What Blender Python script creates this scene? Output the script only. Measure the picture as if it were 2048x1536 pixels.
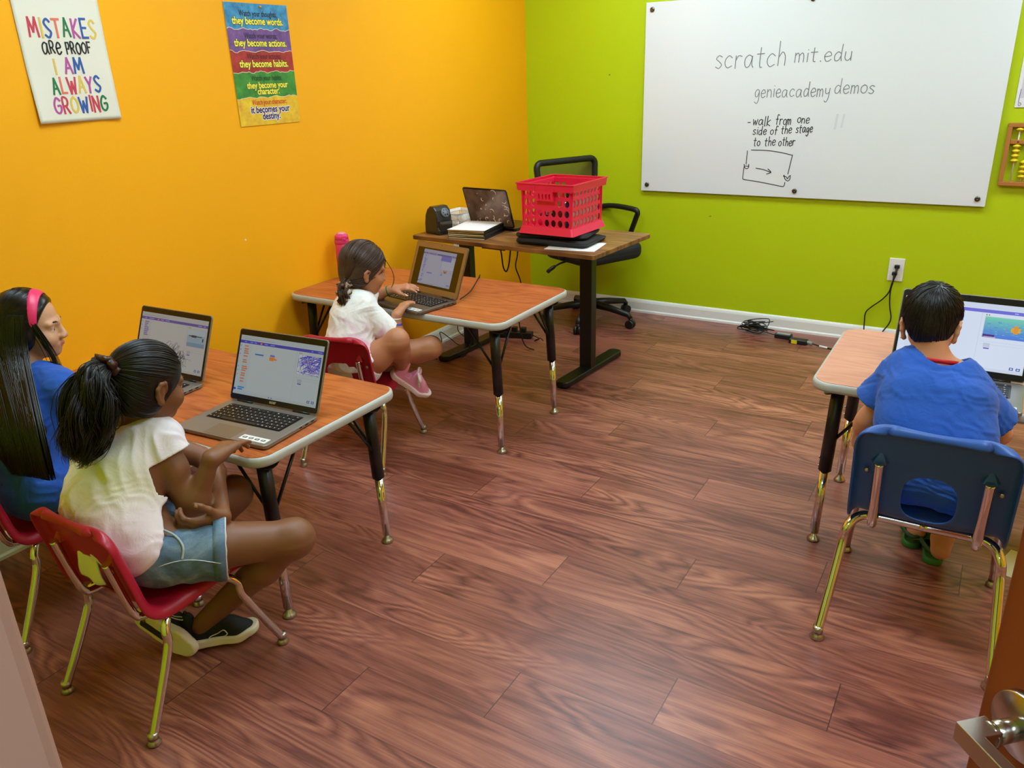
import bpy, bmesh, math, random
import numpy as np
from mathutils import Vector, Matrix

sc = bpy.context.scene
for o in list(bpy.data.objects):
    bpy.data.objects.remove(o)
COL = sc.collection
PI = math.pi

# ------------------------------------------------------------------ camera
CAM = Vector((2.7226, -4.7143, 1.4928))
yaw, pitch, roll = -0.55260, 0.37493, -0.03289
fw = Vector((math.sin(yaw)*math.cos(pitch), math.cos(yaw)*math.cos(pitch), -math.sin(pitch)))
rt = Vector((math.cos(yaw), -math.sin(yaw), 0))
up = rt.cross(fw)
r2 = rt*math.cos(roll) + up*math.sin(roll)
u2 = -rt*math.sin(roll) + up*math.cos(roll)
cam_data = bpy.data.cameras.new('camera')
cam = bpy.data.objects.new('camera', cam_data)
COL.objects.link(cam)
M = Matrix((r2, u2, -fw)).transposed().to_4x4()
M.translation = CAM
cam.matrix_world = M
cam_data.sensor_width = 36.0
cam_data.lens = 1587.98/2048*36.0
cam_data.clip_start = 0.02
cam_data.clip_end = 60
sc.camera = cam

# ------------------------------------------------------------------ world, lights, exposure
w = bpy.data.worlds.new('world')
sc.world = w
w.use_nodes = True
w.node_tree.nodes['Background'].inputs[0].default_value = (0.9, 0.95, 1.0, 1)
w.node_tree.nodes['Background'].inputs[1].default_value = 0.25
sc.view_settings.view_transform = 'Standard'
sc.view_settings.look = 'None'
sc.view_settings.exposure = 0.17
sc.view_settings.gamma = 1.0
sc.view_settings.use_curve_mapping = False
sc.cycles.max_bounces = 8
sc.cycles.use_denoising = True
LAMP = 15.5                                   # strength of the ceiling troffers' diffusers
ROOM_X, ROOM_Y, ROOM_Z = 4.7, -4.62, 2.62     # room extents (corner of orange and green wall at the origin)

# ------------------------------------------------------------------ helpers
def lin(c):
    return tuple((x/12.92 if x <= 0.04045 else ((x+0.055)/1.055)**2.4) for x in c)
def rgb(r, g, b):
    return lin((r/255, g/255, b/255)) + (1.0,)

_mats = {}
def mat(name, col, rough=0.5, metal=0.0, spec=0.5, emit=None, estr=0.0, bump=None, sss=0.0, coat=0.0, sheen=0.0, trans=0.0, alpha=1.0, var=None):
    """col: 8-bit sRGB triple.  bump=(scale, strength, distance).  var=(scale, amount) brightness mottling of the material itself"""
    if name in _mats: return _mats[name]
    m = bpy.data.materials.new(name); m.use_nodes = True
    nt = m.node_tree; b = nt.nodes['Principled BSDF']
    b.inputs['Base Color'].default_value = rgb(*col)
    b.inputs['Roughness'].default_value = rough
    b.inputs['Metallic'].default_value = metal
    b.inputs['Specular IOR Level'].default_value = spec
    if emit:
        b.inputs['Emission Color'].default_value = rgb(*emit); b.inputs['Emission Strength'].default_value = estr
    if sss:
        b.inputs['Subsurface Weight'].default_value = sss
        b.inputs['Subsurface Radius'].default_value = (0.012, 0.005, 0.003)
        b.inputs['Subsurface Scale'].default_value = 1.0
    if coat: b.inputs['Coat Weight'].default_value = coat
    if sheen: b.inputs['Sheen Weight'].default_value = sheen
    if trans: b.inputs['Transmission Weight'].default_value = trans
    b.inputs['Alpha'].default_value = alpha
    if bump or var:
        tc = nt.nodes.new('ShaderNodeTexCoord')
    if bump:
        n = nt.nodes.new('ShaderNodeTexNoise'); n.inputs['Scale'].default_value = bump[0]; n.inputs['Detail'].default_value = 4
        bp = nt.nodes.new('ShaderNodeBump'); bp.inputs['Strength'].default_value = bump[1]; bp.inputs['Distance'].default_value = bump[2]
        nt.links.new(tc.outputs['Object'], n.inputs['Vector'])
        nt.links.new(n.outputs['Fac'], bp.inputs['Height']); nt.links.new(bp.outputs['Normal'], b.inputs['Normal'])
    if var:
        n = nt.nodes.new('ShaderNodeTexNoise'); n.inputs['Scale'].default_value = var[0]; n.inputs['Detail'].default_value = 3
        mr = nt.nodes.new('ShaderNodeMapRange'); mr.inputs[1].default_value = .3; mr.inputs[2].default_value = .7
        mr.inputs[3].default_value = 1-var[1]; mr.inputs[4].default_value = 1+var[1]
        hs = nt.nodes.new('ShaderNodeHueSaturation'); hs.inputs['Color'].default_value = rgb(*col)
        nt.links.new(tc.outputs['Object'], n.inputs['Vector']); nt.links.new(n.outputs['Fac'], mr.inputs[0])
        nt.links.new(mr.outputs[0], hs.inputs['Value']); nt.links.new(hs.outputs['Color'], b.inputs['Base Color'])
    _mats[name] = m
    return m

class N:
    """tiny node-graph helper for the larger materials"""
    def __init__(s, name, rough=0.5):
        s.m = bpy.data.materials.new(name); s.m.use_nodes = True; s.nt = s.m.node_tree
        s.b = s.nt.nodes['Principled BSDF']; s.b.inputs['Roughness'].default_value = rough
        s.tc = s.nt.nodes.new('ShaderNodeTexCoord')
    def new(s, t, **kw):
        n = s.nt.nodes.new('ShaderNode'+t)
        for k, v in kw.items(): setattr(n, k, v)
        return n
    def put(s, sock, v):
        if hasattr(v, 'node'): s.nt.links.new(v, sock)
        else: sock.default_value = v
    def math(s, op, a, b=0.0, c=0.0):
        n = s.new('Math', operation=op)
        s.put(n.inputs[0], a); s.put(n.inputs[1], b); s.put(n.inputs[2], c)
        return n.outputs[0]
    def mix(s, f, a, b, blend='MIX'):
        n = s.new('Mix', data_type='RGBA', blend_type=blend)
        s.put(n.inputs[0], f); s.put(n.inputs[6], a); s.put(n.inputs[7], b)
        return n.outputs[2]
    def sep(s, v):
        n = s.new('SeparateXYZ'); s.nt.links.new(v, n.inputs[0]); return n.outputs
    def comb(s, x, y, z):
        n = s.new('CombineXYZ'); s.put(n.inputs[0], x); s.put(n.inputs[1], y); s.put(n.inputs[2], z); return n.outputs[0]
    def noise(s, v, scale, detail=3, rough=.5, dist=0.0, out='Fac'):
        n = s.new('TexNoise'); s.nt.links.new(v, n.inputs['Vector'])
        n.inputs['Scale'].default_value = scale; n.inputs['Detail'].default_value = detail
        n.inputs['Roughness'].default_value = rough; n.inputs['Distortion'].default_value = dist
        return n.outputs[out]
    def ramp(s, f, stops):
        n = s.new('ValToRGB'); e = n.color_ramp.elements
        while len(e) > 1: e.remove(e[-1])
        e[0].position = stops[0][0]; e[0].color = rgb(*stops[0][1])
        for p, c in stops[1:]:
            x = e.new(p); x.color = rgb(*c)
        s.put(n.inputs[0], f); return n.outputs[0]
    def bump(s, h, strength, dist):
        n = s.new('Bump'); n.inputs['Strength'].default_value = strength; n.inputs['Distance'].default_value = dist
        s.put(n.inputs['Height'], h); s.nt.links.new(n.outputs[0], s.b.inputs['Normal'])
    def map(s, v, scale=(1, 1, 1), loc=(0, 0, 0)):
        n = s.new('Mapping'); s.nt.links.new(v, n.inputs[0]); n.inputs['Scale'].default_value = scale; n.inputs['Location'].default_value = loc
        return n.outputs[0]

class MB:
    """mesh builder: collects shapes, build() links them as one mesh object"""
    def __init__(s): s.v = []; s.f = []; s.m = []; s.sm = []
    def add(s, verts, faces, mi=0, smooth=False):
        n = len(s.v); s.v.extend([tuple(map(float, v)) for v in verts])
        for f in faces: s.f.append(tuple(int(i)+n for i in f)); s.m.append(mi); s.sm.append(smooth)
        return s
    def box(s, c, d, mi=0, R=None):
        c = Vector(c); h = [x/2 for x in d]; vs = []
        for z in (-1, 1):
            for x, y in ((-1, -1), (1, -1), (1, 1), (-1, 1)):
                p = Vector((x*h[0], y*h[1], z*h[2]))
                if R is not None: p = R @ p
                vs.append(c+p)
        return s.add(vs, [(3, 2, 1, 0), (4, 5, 6, 7), (0, 1, 5, 4), (1, 2, 6, 5), (2, 3, 7, 6), (3, 0, 4, 7)], mi)
    def prism(s, poly, z0, z1, mi=0, M=None, smooth=False):
        n = len(poly); M = M or Matrix()
        vs = [M @ Vector((x, y, z0)) for x, y in poly] + [M @ Vector((x, y, z1)) for x, y in poly]
        a = sum(poly[i][0]*poly[(i+1) % n][1]-poly[(i+1) % n][0]*poly[i][1] for i in range(n))
        fs = [tuple(range(n-1, -1, -1)), tuple(range(n, 2*n))] + [(i, (i+1) % n, n+(i+1) % n, n+i) for i in range(n)]
        if a < 0: fs = [f[::-1] for f in fs]
        return s.add(vs, fs, mi, smooth)
    def tube(s, pts, r, sides=10, mi=0, cap=True, smooth=True, closed=False):
        pts = [Vector(p) for p in pts]; n = len(pts)
        rs = list(r) if hasattr(r, '__len__') else [r]*n
        vs = []; prev = None
        for i, p in enumerate(pts):
            if closed: t = pts[(i+1) % n]-pts[i-1]
            else: t = pts[min(i+1, n-1)]-pts[max(i-1, 0)]
            if t.length < 1e-9: t = Vector((0, 0, 1))
            t.normalize()
            if prev is None:
                a = Vector((0, 0, 1)) if abs(t.z) < .9 else Vector((1, 0, 0))
                a = (a-t*a.dot(t)).normalized()
            else:
                a = prev-t*prev.dot(t)
                a = a.normalized() if a.length > 1e-6 else prev
            prev = a; b = t.cross(a)
            for k in range(sides):
                th = 2*PI*k/sides
                vs.append(p+(a*math.cos(th)+b*math.sin(th))*rs[i])
        fs = []
        m = n if closed else n-1
        for i in range(m):
            j = (i+1) % n
            for k in range(sides):
                fs.append((i*sides+k, i*sides+(k+1) % sides, j*sides+(k+1) % sides, j*sides+k))
        s.add(vs, fs, mi, smooth)
        if cap and not closed:
            base = len(s.v)-len(vs)
            s.f.append(tuple(base+k for k in range(sides-1, -1, -1))); s.m.append(mi); s.sm.append(False)
            s.f.append(tuple(base+(n-1)*sides+k for k in range(sides))); s.m.append(mi); s.sm.append(False)
        return s
    def lathe(s, prof, sides=24, mi=0, M=None, smooth=True):
        """prof: list of (r, z); closed at the ends when r == 0"""
        M = M or Matrix(); vs = []; fs = []
        n = len(prof)
        for r, z in prof:
            for k in range(sides):
                th = 2*PI*k/sides; vs.append(M @ Vector((r*math.cos(th), r*math.sin(th), z)))
        for i in range(n-1):
            for k in range(sides):
                a, b, c, d = i*sides+k, i*sides+(k+1) % sides, (i+1)*sides+(k+1) % sides, (i+1)*sides+k
                if prof[i][0] < 1e-7: fs.append((a, c, d))
                elif prof[i+1][0] < 1e-7: fs.append((a, b, d))
                else: fs.append((a, b, c, d))
        return s.add(vs, fs, mi, smooth)
    def ball(s, c, r, mi=0, seg=16, R=None, rings=None):
        rr = r if hasattr(r, '__len__') else (r, r, r)
        rings = rings or seg//2+1
        M = Matrix.Translation(Vector(c)) @ (R.to_4x4() if R is not None else Matrix()) @ Matrix.Diagonal((rr[0], rr[1], rr[2], 1))
        prof = [(math.sin(PI*i/rings), -math.cos(PI*i/rings)) for i in range(rings+1)]
        prof[0] = (0, -1); prof[-1] = (0, 1)
        return s.lathe(prof, seg, mi, M)
    def ribbon(s, pts, width, normal, mi=0, thick=0.0006):
        """flat stroke lying in the plane with the given normal"""
        pts = [Vector(p) for p in pts]; nrm = Vector(normal).normalized(); L = []; Rr = []
        n = len(pts)
        for i, p in enumerate(pts):
            t = (pts[min(i+1, n-1)]-pts[max(i-1, 0)])
            if t.length < 1e-9: t = Vector((1, 0, 0))
            t.normalize(); sd = nrm.cross(t)*width/2
            if i == 0: p = p-t*width*.4
            if i == n-1: p = p+t*width*.4
            L.append(p+sd); Rr.append(p-sd)
        vs = [x+nrm*thick for x in L]+[x+nrm*thick for x in Rr]+L+Rr
        fs = []
        for i in range(n-1):
            fs += [(n+i, n+i+1, i+1, i), (2*n+i, 2*n+i+1, 3*n+i+1, 3*n+i), (i, i+1, 2*n+i+1, 2*n+i), (3*n+i, 3*n+i+1, n+i+1, n+i)]
        fs += [(0, 2*n, 3*n, n), (n-1, 2*n-1, 4*n-1, 3*n-1)]
        return s.add(vs, fs, mi)
    def build(s, name, mats, parent=None, bevel=0.0, seg=2, subsurf=0, smooth=None, ang=40):
        me = bpy.data.meshes.new(name)
        me.from_pydata(s.v, [], s.f)
        if not isinstance(mats, (list, tuple)): mats = [mats]
        for m in mats: me.materials.append(m)
        me.polygons.foreach_set('material_index', s.m)
        sm = s.sm if smooth is None else [smooth]*len(s.f)
        me.polygons.foreach_set('use_smooth', sm)
        me.validate(); me.update()
        o = bpy.data.objects.new(name, me); COL.objects.link(o)
        if parent is not None: o.parent = parent
        if bevel:
            b = o.modifiers.new('bevel', 'BEVEL'); b.width = bevel; b.segments = seg; b.limit_method = 'ANGLE'; b.angle_limit = math.radians(ang)
            b.harden_normals = False
        if subsurf:
            q = o.modifiers.new('subdivision', 'SUBSURF'); q.levels = subsurf; q.render_levels = subsurf
        return o

def tag(o, label=None, cat=None, group=None, kind=None):
    if label: o['label'] = label
    if cat: o['category'] = cat
    if group: o['group'] = group
    if kind: o['kind'] = kind
    return o
def empty(name, loc=(0, 0, 0), rz=0.0):
    o = bpy.data.objects.new(name, None); COL.objects.link(o)
    o.location = loc; o.rotation_euler = (0, 0, rz); o.empty_display_size = .1
    return o
def thing(name, label, cat, loc=(0, 0, 0), rz=0.0, group=None):
    return tag(empty(name, loc, rz), label, cat, group)
def copy_tree(o, parent=None):
    c = o.copy(); COL.objects.link(c); c.parent = parent
    for ch in [x for x in bpy.data.objects if x.parent == o]: copy_tree(ch, c)
    return c
def rrect(w, d, r, n=6, cx=0, cy=0):
    pts = []
    for sx, sy, a0 in ((1, 1, 0), (-1, 1, 90), (-1, -1, 180), (1, -1, 270)):
        for i in range(n+1):
            a = math.radians(a0+90*i/n)
            pts.append((cx+sx*(w/2-r)+r*math.cos(a), cy+sy*(d/2-r)+r*math.sin(a)))
    return pts
def spline(pts, n=8, closed=False):
    """Catmull-Rom through the points"""
    P = [Vector(p) for p in pts]; k = len(P); out = []
    if k < 3 and not closed:
        return [P[0].lerp(P[-1], i/n) for i in range(n+1)]
    m = k if closed else k-1
    for i in range(m):
        if closed: a, b, c, d = P[i-1], P[i], P[(i+1) % k], P[(i+2) % k]
        else: a, b, c, d = P[max(i-1, 0)], P[i], P[i+1], P[min(i+2, k-1)]
        for j in range(n):
            t = j/n
            out.append(0.5*((2*b)+(c-a)*t+(2*a-5*b+4*c-d)*t*t+(3*b-3*c+d-a)*t**3))
    if not closed: out.append(P[-1])
    return out
def text_mesh(s, size, offset=0.0, align='CENTER', shear=0.0, xs=1.0, extrude=0.0):
    """2-D text turned into vertices/faces (built-in font)"""
    cu = bpy.data.curves.new('txt', 'FONT'); cu.body = s; cu.size = size; cu.offset = offset; cu.align_x = align; cu.shear = shear
    cu.resolution_u = 3; cu.extrude = extrude
    o = bpy.data.objects.new('txt', cu); COL.objects.link(o)
    dg = bpy.context.evaluated_depsgraph_get(); dg.update()
    me = bpy.data.meshes.new_from_object(o.evaluated_get(dg))
    vs = [(v.co.x*xs, v.co.y, v.co.z) for v in me.vertices]; fs = [tuple(p.vertices) for p in me.polygons]
    bpy.data.objects.remove(o); bpy.data.curves.remove(cu); bpy.data.meshes.remove(me)
    return vs, fs

# ------------------------------------------------------------------ single-stroke lettering (marker writing)
GL = {
 'a': [[(.85,.85),(.5,1),(.12,.75),(.08,.3),(.3,.02),(.65,.2),(.88,.9)], [(.88,.9),(.86,.3),(1.02,.02)]],
 'b': [[(.1,1.8),(.1,.0)], [(.1,.7),(.5,1),(.85,.6),(.6,.05),(.1,.1)]],
 'c': [[(.85,.82),(.5,1),(.12,.7),(.1,.3),(.4,.02),(.85,.18)]],
 'd': [[(.8,.8),(.45,1),(.1,.6),(.2,.05),(.6,.1),(.82,.6)], [(.86,1.8),(.82,.6),(.9,0)]],
 'e': [[(.1,.5),(.8,.6),(.7,.95),(.4,1),(.1,.6),(.25,.08),(.55,.0),(.85,.2)]],
 'f': [[(.8,1.65),(.5,1.8),(.35,1.4),(.32,0)], [(.05,.95),(.65,.98)]],
 'g': [[(.8,.85),(.45,1),(.1,.6),(.25,.1),(.6,.2),(.82,.8)], [(.82,.85),(.78,-.3),(.5,-.75),(.1,-.55)]],
 'h': [[(.1,1.8),(.1,0)], [(.1,.6),(.45,1),(.75,.7),(.78,0)]],
 'i': [[(.2,1),(.2,0)], [(.2,1.38),(.21,1.4)]],
 'k': [[(.1,1.8),(.1,0)], [(.75,1.1),(.12,.5),(.8,0)]],
 'l': [[(.15,1.8),(.15,.15),(.3,0)]],
 'm': [[(.05,1),(.05,0)], [(.05,.7),(.3,1),(.5,.7),(.5,0)], [(.5,.7),(.8,1),(1,.7),(1.02,0)]],
 'n': [[(.08,1),(.08,0)], [(.08,.65),(.45,1),(.75,.7),(.78,0)]],
 'o': [[(.5,1),(.12,.75),(.12,.25),(.5,0),(.85,.3),(.82,.8),(.5,1)]],
 'r': [[(.1,1),(.1,0)], [(.1,.6),(.35,.98),(.75,.95)]],
 's': [[(.75,.88),(.4,1),(.12,.75),(.45,.52),(.72,.28),(.45,0),(.08,.12)]],
 't': [[(.4,1.55),(.4,.15),(.65,0)], [(.05,1.05),(.8,1.08)]],
 'u': [[(.1,1),(.1,.3),(.4,0),(.75,.3),(.78,1)], [(.78,1),(.8,0)]],
 'w': [[(.05,1),(.28,0),(.52,.8),(.78,0),(1.05,1)]],
 'y': [[(.1,1),(.15,.45),(.45,.3),(.75,.5)], [(.82,1),(.72,-.2),(.4,-.75),(.1,-.6)]],
 '.': [[(.15,.05),(.2,.0)]], '-': [[(.05,.55),(.6,.55)]], '|': [[(.0,.0),(.0,.01)]],
 'M': [[(.0,0),(.12,1.0),(.45,.25),(.8,1.0),(.95,0)]], 'I': [[(.1,1),(.1,0)]],
 'S': [[(.68,.85),(.4,1),(.1,.8),(.35,.52),(.68,.28),(.4,0),(.04,.12)]],
 'T': [[(0,1),(.75,1)], [(.38,1),(.38,0)]], 'A': [[(0,0),(.36,1),(.75,0)], [(.12,.35),(.62,.35)]],
 'K': [[(.05,1),(.05,0)], [(.65,1),(.08,.42),(.7,0)]],
 'E': [[(.62,1),(.05,1),(.05,0),(.65,0)], [(.05,.52),(.55,.52)]],
 'L': [[(.05,1),(.05,0),(.6,0)]], 'W': [[(0,1),(.25,0),(.5,.75),(.75,0),(1,1)]],
 'Y': [[(0,1),(.36,.5)], [(.72,1),(.36,.5),(.3,0)]],
 'G': [[(.75,.82),(.4,1),(.06,.6),(.12,.15),(.45,0),(.75,.2),(.76,.48),(.45,.48)]],
 'R': [[(.05,0),(.05,1),(.5,1),(.62,.75),(.45,.5),(.05,.48)], [(.3,.48),(.7,0)]],
 'O': [[(.42,1),(.08,.75),(.08,.25),(.42,0),(.78,.25),(.78,.75),(.42,1)]],
 'N': [[(.05,0),(.05,1),(.68,0),(.68,1)]],
 'P': [[(.05,0),(.05,1),(.5,1),(.62,.75),(.45,.45),(.05,.45)]], 'F': [[(.62,1),(.05,1),(.05,0)], [(.05,.52),(.5,.52)]],
}
ANG = set('MTAKELWYN IFPw-|')          # letters with straight strokes
def adv(ch):
    if ch == ' ': return .75
    return max(x for st in GL[ch] for x, y in st)+.28
def stroke_text(mb, s, x, y, xh, width, frame, mi=0, track=1.0, jitter=0.0, slant=0.0, rise=0.0, cols=None, fit=None):
    """draws text; frame(x, y) -> Vector, frame.normal.  xh is the height of one unit"""
    rnd = random.Random(sum(map(ord, s)))
    cx = x; cnt = 0
    if fit: track = fit/(text_width(s, xh)-.28*xh)
    for i, ch in enumerate(s):
        if ch != ' ':
            jy = rnd.uniform(-1, 1)*jitter*xh; js = 1+rnd.uniform(-1, 1)*jitter*.6
            for st in GL[ch]:
                p = [(a, b, 0) for a, b in st]
                pts = spline(p, 5) if ch not in ANG else [Vector(q) for q in p]
                if ch in ANG:
                    for q0, q1 in zip(pts[:-1], pts[1:]):
                        cnt += 1
                        mb.ribbon([frame(cx+(q.x+slant*q.y)*xh*js*track, y+rise*(cx-x)+jy+q.y*xh*js) for q in (q0, q1)], width, frame.normal, (cols[i] if cols else mi), .0004+.00009*(cnt % 9))
                else:
                    cnt += 1
                    mb.ribbon([frame(cx+(q.x+slant*q.y)*xh*js*track, y+rise*(cx-x)+jy+q.y*xh*js) for q in pts], width, frame.normal, (cols[i] if cols else mi), .0004+.00009*(cnt % 9))
        cx += adv(ch)*xh*track
    return cx
def text_width(s, xh, track=1.0): return sum(adv(c) for c in s)*xh*track
class Frame:
    def __init__(s, o, ex, ey, n): s.o = Vector(o); s.ex = Vector(ex); s.ey = Vector(ey); s.normal = Vector(n)
    def __call__(s, x, y, z=0.0): return s.o+s.ex*x+s.ey*y+s.normal*z

# ------------------------------------------------------------------ materials of the place
def wall_paint(name, col):
    n = N(name, .55)
    f = n.noise(n.tc.outputs['Object'], 1.1, 2)
    c = n.mix(f, rgb(*[x*.97 for x in col]), rgb(*[min(255, x*1.02) for x in col]))
    n.put(n.b.inputs['Base Color'], c)
    n.b.inputs['Specular IOR Level'].default_value = .35
    n.bump(n.noise(n.tc.outputs['Object'], 160, 3), .12, .002)
    return n.m
M_orange = wall_paint('orange wall paint', (250, 172, 2))
M_green = wall_paint('lime green wall paint', (184, 204, 2))
M_white = mat('white trim paint', (232, 232, 228), .4)
M_ceil = mat('ceiling white', (235, 235, 232), .8)

def floor_material():
    n = N('red brown laminate planks', .33)
    P = n.sep(n.tc.outputs['Object'])
    PW, PL = .182, 1.25
    v = n.math('DIVIDE', n.math('ADD', P[1], 3.095), PW)
    row = n.math('FLOOR', v)
    off = n.math('ADD', n.math('MULTIPLY', row, .297*PL), .076)
    uu = n.math('DIVIDE', n.math('SUBTRACT', P[0], off), PL)
    idx = n.math('FLOOR', uu)
    wn = n.new('TexWhiteNoise', noise_dimensions='2D')
    n.nt.links.new(n.comb(row, idx, 0.0), wn.inputs['Vector'])
    rnd = wn.outputs['Value']
    # plank-local coordinates, shifted per plank
    fy = n.math('FRACT', v); fx = n.math('FRACT', uu)
    px = n.math('ADD', P[0], n.math('MULTIPLY', rnd, 37.0))
    py = n.math('ADD', P[1], n.math('MULTIPLY', rnd, 11.0))
    base = n.comb(px, py, 0.0)
    warp = n.noise(n.map(base, (.85, 4.6, 1)), 1.0, 2, .45, .6)
    warp2 = n.noise(n.map(base, (4.0, 17.0, 1)), 1.0, 3, .55)
    # cathedral rings: contour lines of a stretched noise field, only in parts of each plank
    ring = n.math('ADD', n.math('MULTIPLY', warp, 17.0), n.math('MULTIPLY', warp2, 1.5))
    ring = n.math('FRACT', ring)
    ring = n.math('PINGPONG', n.math('MULTIPLY', ring, 2.0), 1.0)
    ring = n.math('POWER', ring, 1.3)
    mask = n.noise(n.map(base, (1.1, 5.0, 1)), 1.0, 1, .5)
    mk = n.new('MapRange'); n.put(mk.inputs[0], mask); mk.inputs[1].default_value = .38; mk.inputs[2].default_value = .62; mk.inputs[3].default_value = .25; mk.inputs[4].default_value = 1.0
    fine = n.noise(n.map(base, (7.0, 300.0, 1)), 1.0, 3, .6)
    fine2 = n.noise(n.map(base, (1.6, 75.0, 1)), 1.0, 3, .55)
    tone = n.noise(n.map(base, (.9, 8.0, 1)), 1.0, 3, .5)
    t = n.math('MULTIPLY', n.math('MULTIPLY', n.math('SUBTRACT', .5, ring), mk.outputs[0]), .24)
    t = n.math('ADD', t, n.math('MULTIPLY', tone, .50))
    t = n.math('ADD', t, n.math('MULTIPLY', fine, .28))
    t = n.math('ADD', t, n.math('MULTIPLY', fine2, .38))
    t = n.math('ADD', t, n.math('MULTIPLY', n.math('SUBTRACT', rnd, .5), .10))
    c = n.ramp(t, [(.34, (78, 38, 31)), (.50, (118, 64, 53)), (.64, (147, 86, 70)), (.80, (178, 113, 88)), (.95, (196, 136, 108))])
    # knots
    vo = n.new('TexVoronoi', feature='F1'); n.nt.links.new(n.map(base, (1.6, 5.0, 1)), vo.inputs['Vector']); vo.inputs['Scale'].default_value = .8
    k = n.new('MapRange'); n.put(k.inputs[0], vo.outputs['Distance']); k.inputs[1].default_value = .02; k.inputs[2].default_value = .10; k.inputs[3].default_value = .75; k.inputs[4].default_value = 0
    c = n.mix(k.outputs[0], c, rgb(64, 32, 24))
    # seams
    sy = n.math('LESS_THAN', n.math('MINIMUM', fy, n.math('SUBTRACT', 1.0, fy)), .0075)
    sx = n.math('LESS_THAN', n.math('MINIMUM', fx, n.math('SUBTRACT', 1.0, fx)), .0011)
    seam = n.math('MAXIMUM', n.math('MULTIPLY', sy, .55), sx)
    c = n.mix(n.math('MULTIPLY', seam, .8), c, rgb(52, 28, 24))
    n.put(n.b.inputs['Base Color'], c)
    n.b.inputs['Specular IOR Level'].default_value = .5
    rr = n.new('MapRange'); n.put(rr.inputs[0], fine); rr.inputs[3].default_value = .26; rr.inputs[4].default_value = .42
    n.put(n.b.inputs['Roughness'], rr.outputs[0])
    h = n.math('SUBTRACT', n.math('MULTIPLY', fine, .35), seam)
    n.bump(h, .25, .0012)
    return n.m
M_floor = floor_material()

def wood_top(name, c0, c1, c2, scale=1.0, rough=.42):
    n = N(name, rough)
    base = n.tc.outputs['Object']
    warp = n.noise(n.map(base, (1.5, 7, 1)), 1.0*scale, 2)
    ring = n.math('PINGPONG', n.math('MULTIPLY', warp, 22.0), 1.0)
    fine = n.noise(n.map(base, (6, 190, 1)), scale, 3, .6)
    t = n.math('ADD', n.math('MULTIPLY', ring, .22), n.math('MULTIPLY', fine, .85))
    c = n.ramp(t, [(.28, c0), (.52, c1), (.8, c2)])
    n.put(n.b.inputs['Base Color'], c)
    n.bump(fine, .08, .0006)
    return n.m
M_tabletop = wood_top('cherry laminate', (138, 64, 24), (176, 90, 40), (194, 112, 56))
M_desktop = wood_top('rustic brown desk laminate', (74, 42, 18), (128, 82, 38), (168, 118, 58), .6, .5)
M_band = mat('grey edge band', (180, 178, 168), .45)
M_black = mat('black powder coat', (16, 15, 15), .35)
M_blackpl = mat('black plastic', (20, 20, 22), .45)
M_rubber = mat('black rubber', (14, 14, 15), .6)
M_chrome = mat('chrome', (225, 222, 218), .08, 1.0)
M_nickel = mat('brushed nickel', (188, 184, 176), .28, 1.0)
M_cable = mat('black cable', (15, 14, 16), .45)

# ------------------------------------------------------------------ room
def quadbox(name, x0, x1, y0, y1, z0, z1, m, **kw):
    o = MB().box(((x0+x1)/2, (y0+y1)/2, (z0+z1)/2), (x1-x0, y1-y0, z1-z0)).build(name, m)
    return tag(o, kind='structure', **kw)
quadbox('floor', -.12, ROOM_X+.12, ROOM_Y-1.6, .12, -.1, 0, M_floor)
quadbox('wall_left', -.12, 0, ROOM_Y, 0, 0, ROOM_Z, M_orange)
quadbox('wall_back', -.12, ROOM_X+.12, 0, .12, 0, ROOM_Z, M_green)
quadbox('wall_right', ROOM_X, ROOM_X+.12, ROOM_Y-.13, 0, 0, ROOM_Z, M_orange)
DX0, DX1, DZ = 2.455, 3.40, 2.06             # doorway the picture is taken from
M_frame = mat('door frame paint', (218, 176, 156), .45)
nw = MB()
nw.box(((DX0-.12)/2-.03, ROOM_Y-.065, ROOM_Z/2), (DX0-.03+.06+.0, .13, ROOM_Z))
nw.box(((DX1+ROOM_X)/2+.015, ROOM_Y-.065, ROOM_Z/2), (ROOM_X-DX1-.03, .13, ROOM_Z))
nw.box(((DX0+DX1)/2, ROOM_Y-.065, (DZ+.03+ROOM_Z)/2), (DX1-DX0+.06, .13, ROOM_Z-DZ-.03))
tag(nw.build('wall_front', M_green), kind='structure')
fr = MB()
fr.box((DX0-.015, ROOM_Y-.065, DZ/2), (.03, .15, DZ)); fr.box((DX1+.015, ROOM_Y-.065, DZ/2), (.03, .15, DZ))
fr.box(((DX0+DX1)/2, ROOM_Y-.065, DZ+.015), (DX1-DX0+.06, .15, .03))
tag(fr.build('trim_1', M_frame, bevel=.006, seg=3), 'pale beige painted frame of the open doorway', kind='structure')
quadbox('ceiling', -.12, ROOM_X+.12, ROOM_Y-.13, .12, ROOM_Z, ROOM_Z+.1, M_ceil)
# hallway behind the doorway, out of frame
hall = MB()
hall.box((2.9, ROOM_Y-1.65, ROOM_Z/2), (3.4, .1, ROOM_Z)); hall.box((1.2, ROOM_Y-.85, ROOM_Z/2), (.1, 1.5, ROOM_Z)); hall.box((4.6, ROOM_Y-.85, ROOM_Z/2), (.1, 1.5, ROOM_Z))
tag(hall.build('wall_hall', mat('hall beige paint', (200, 182, 165), .6)), kind='structure')

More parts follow.
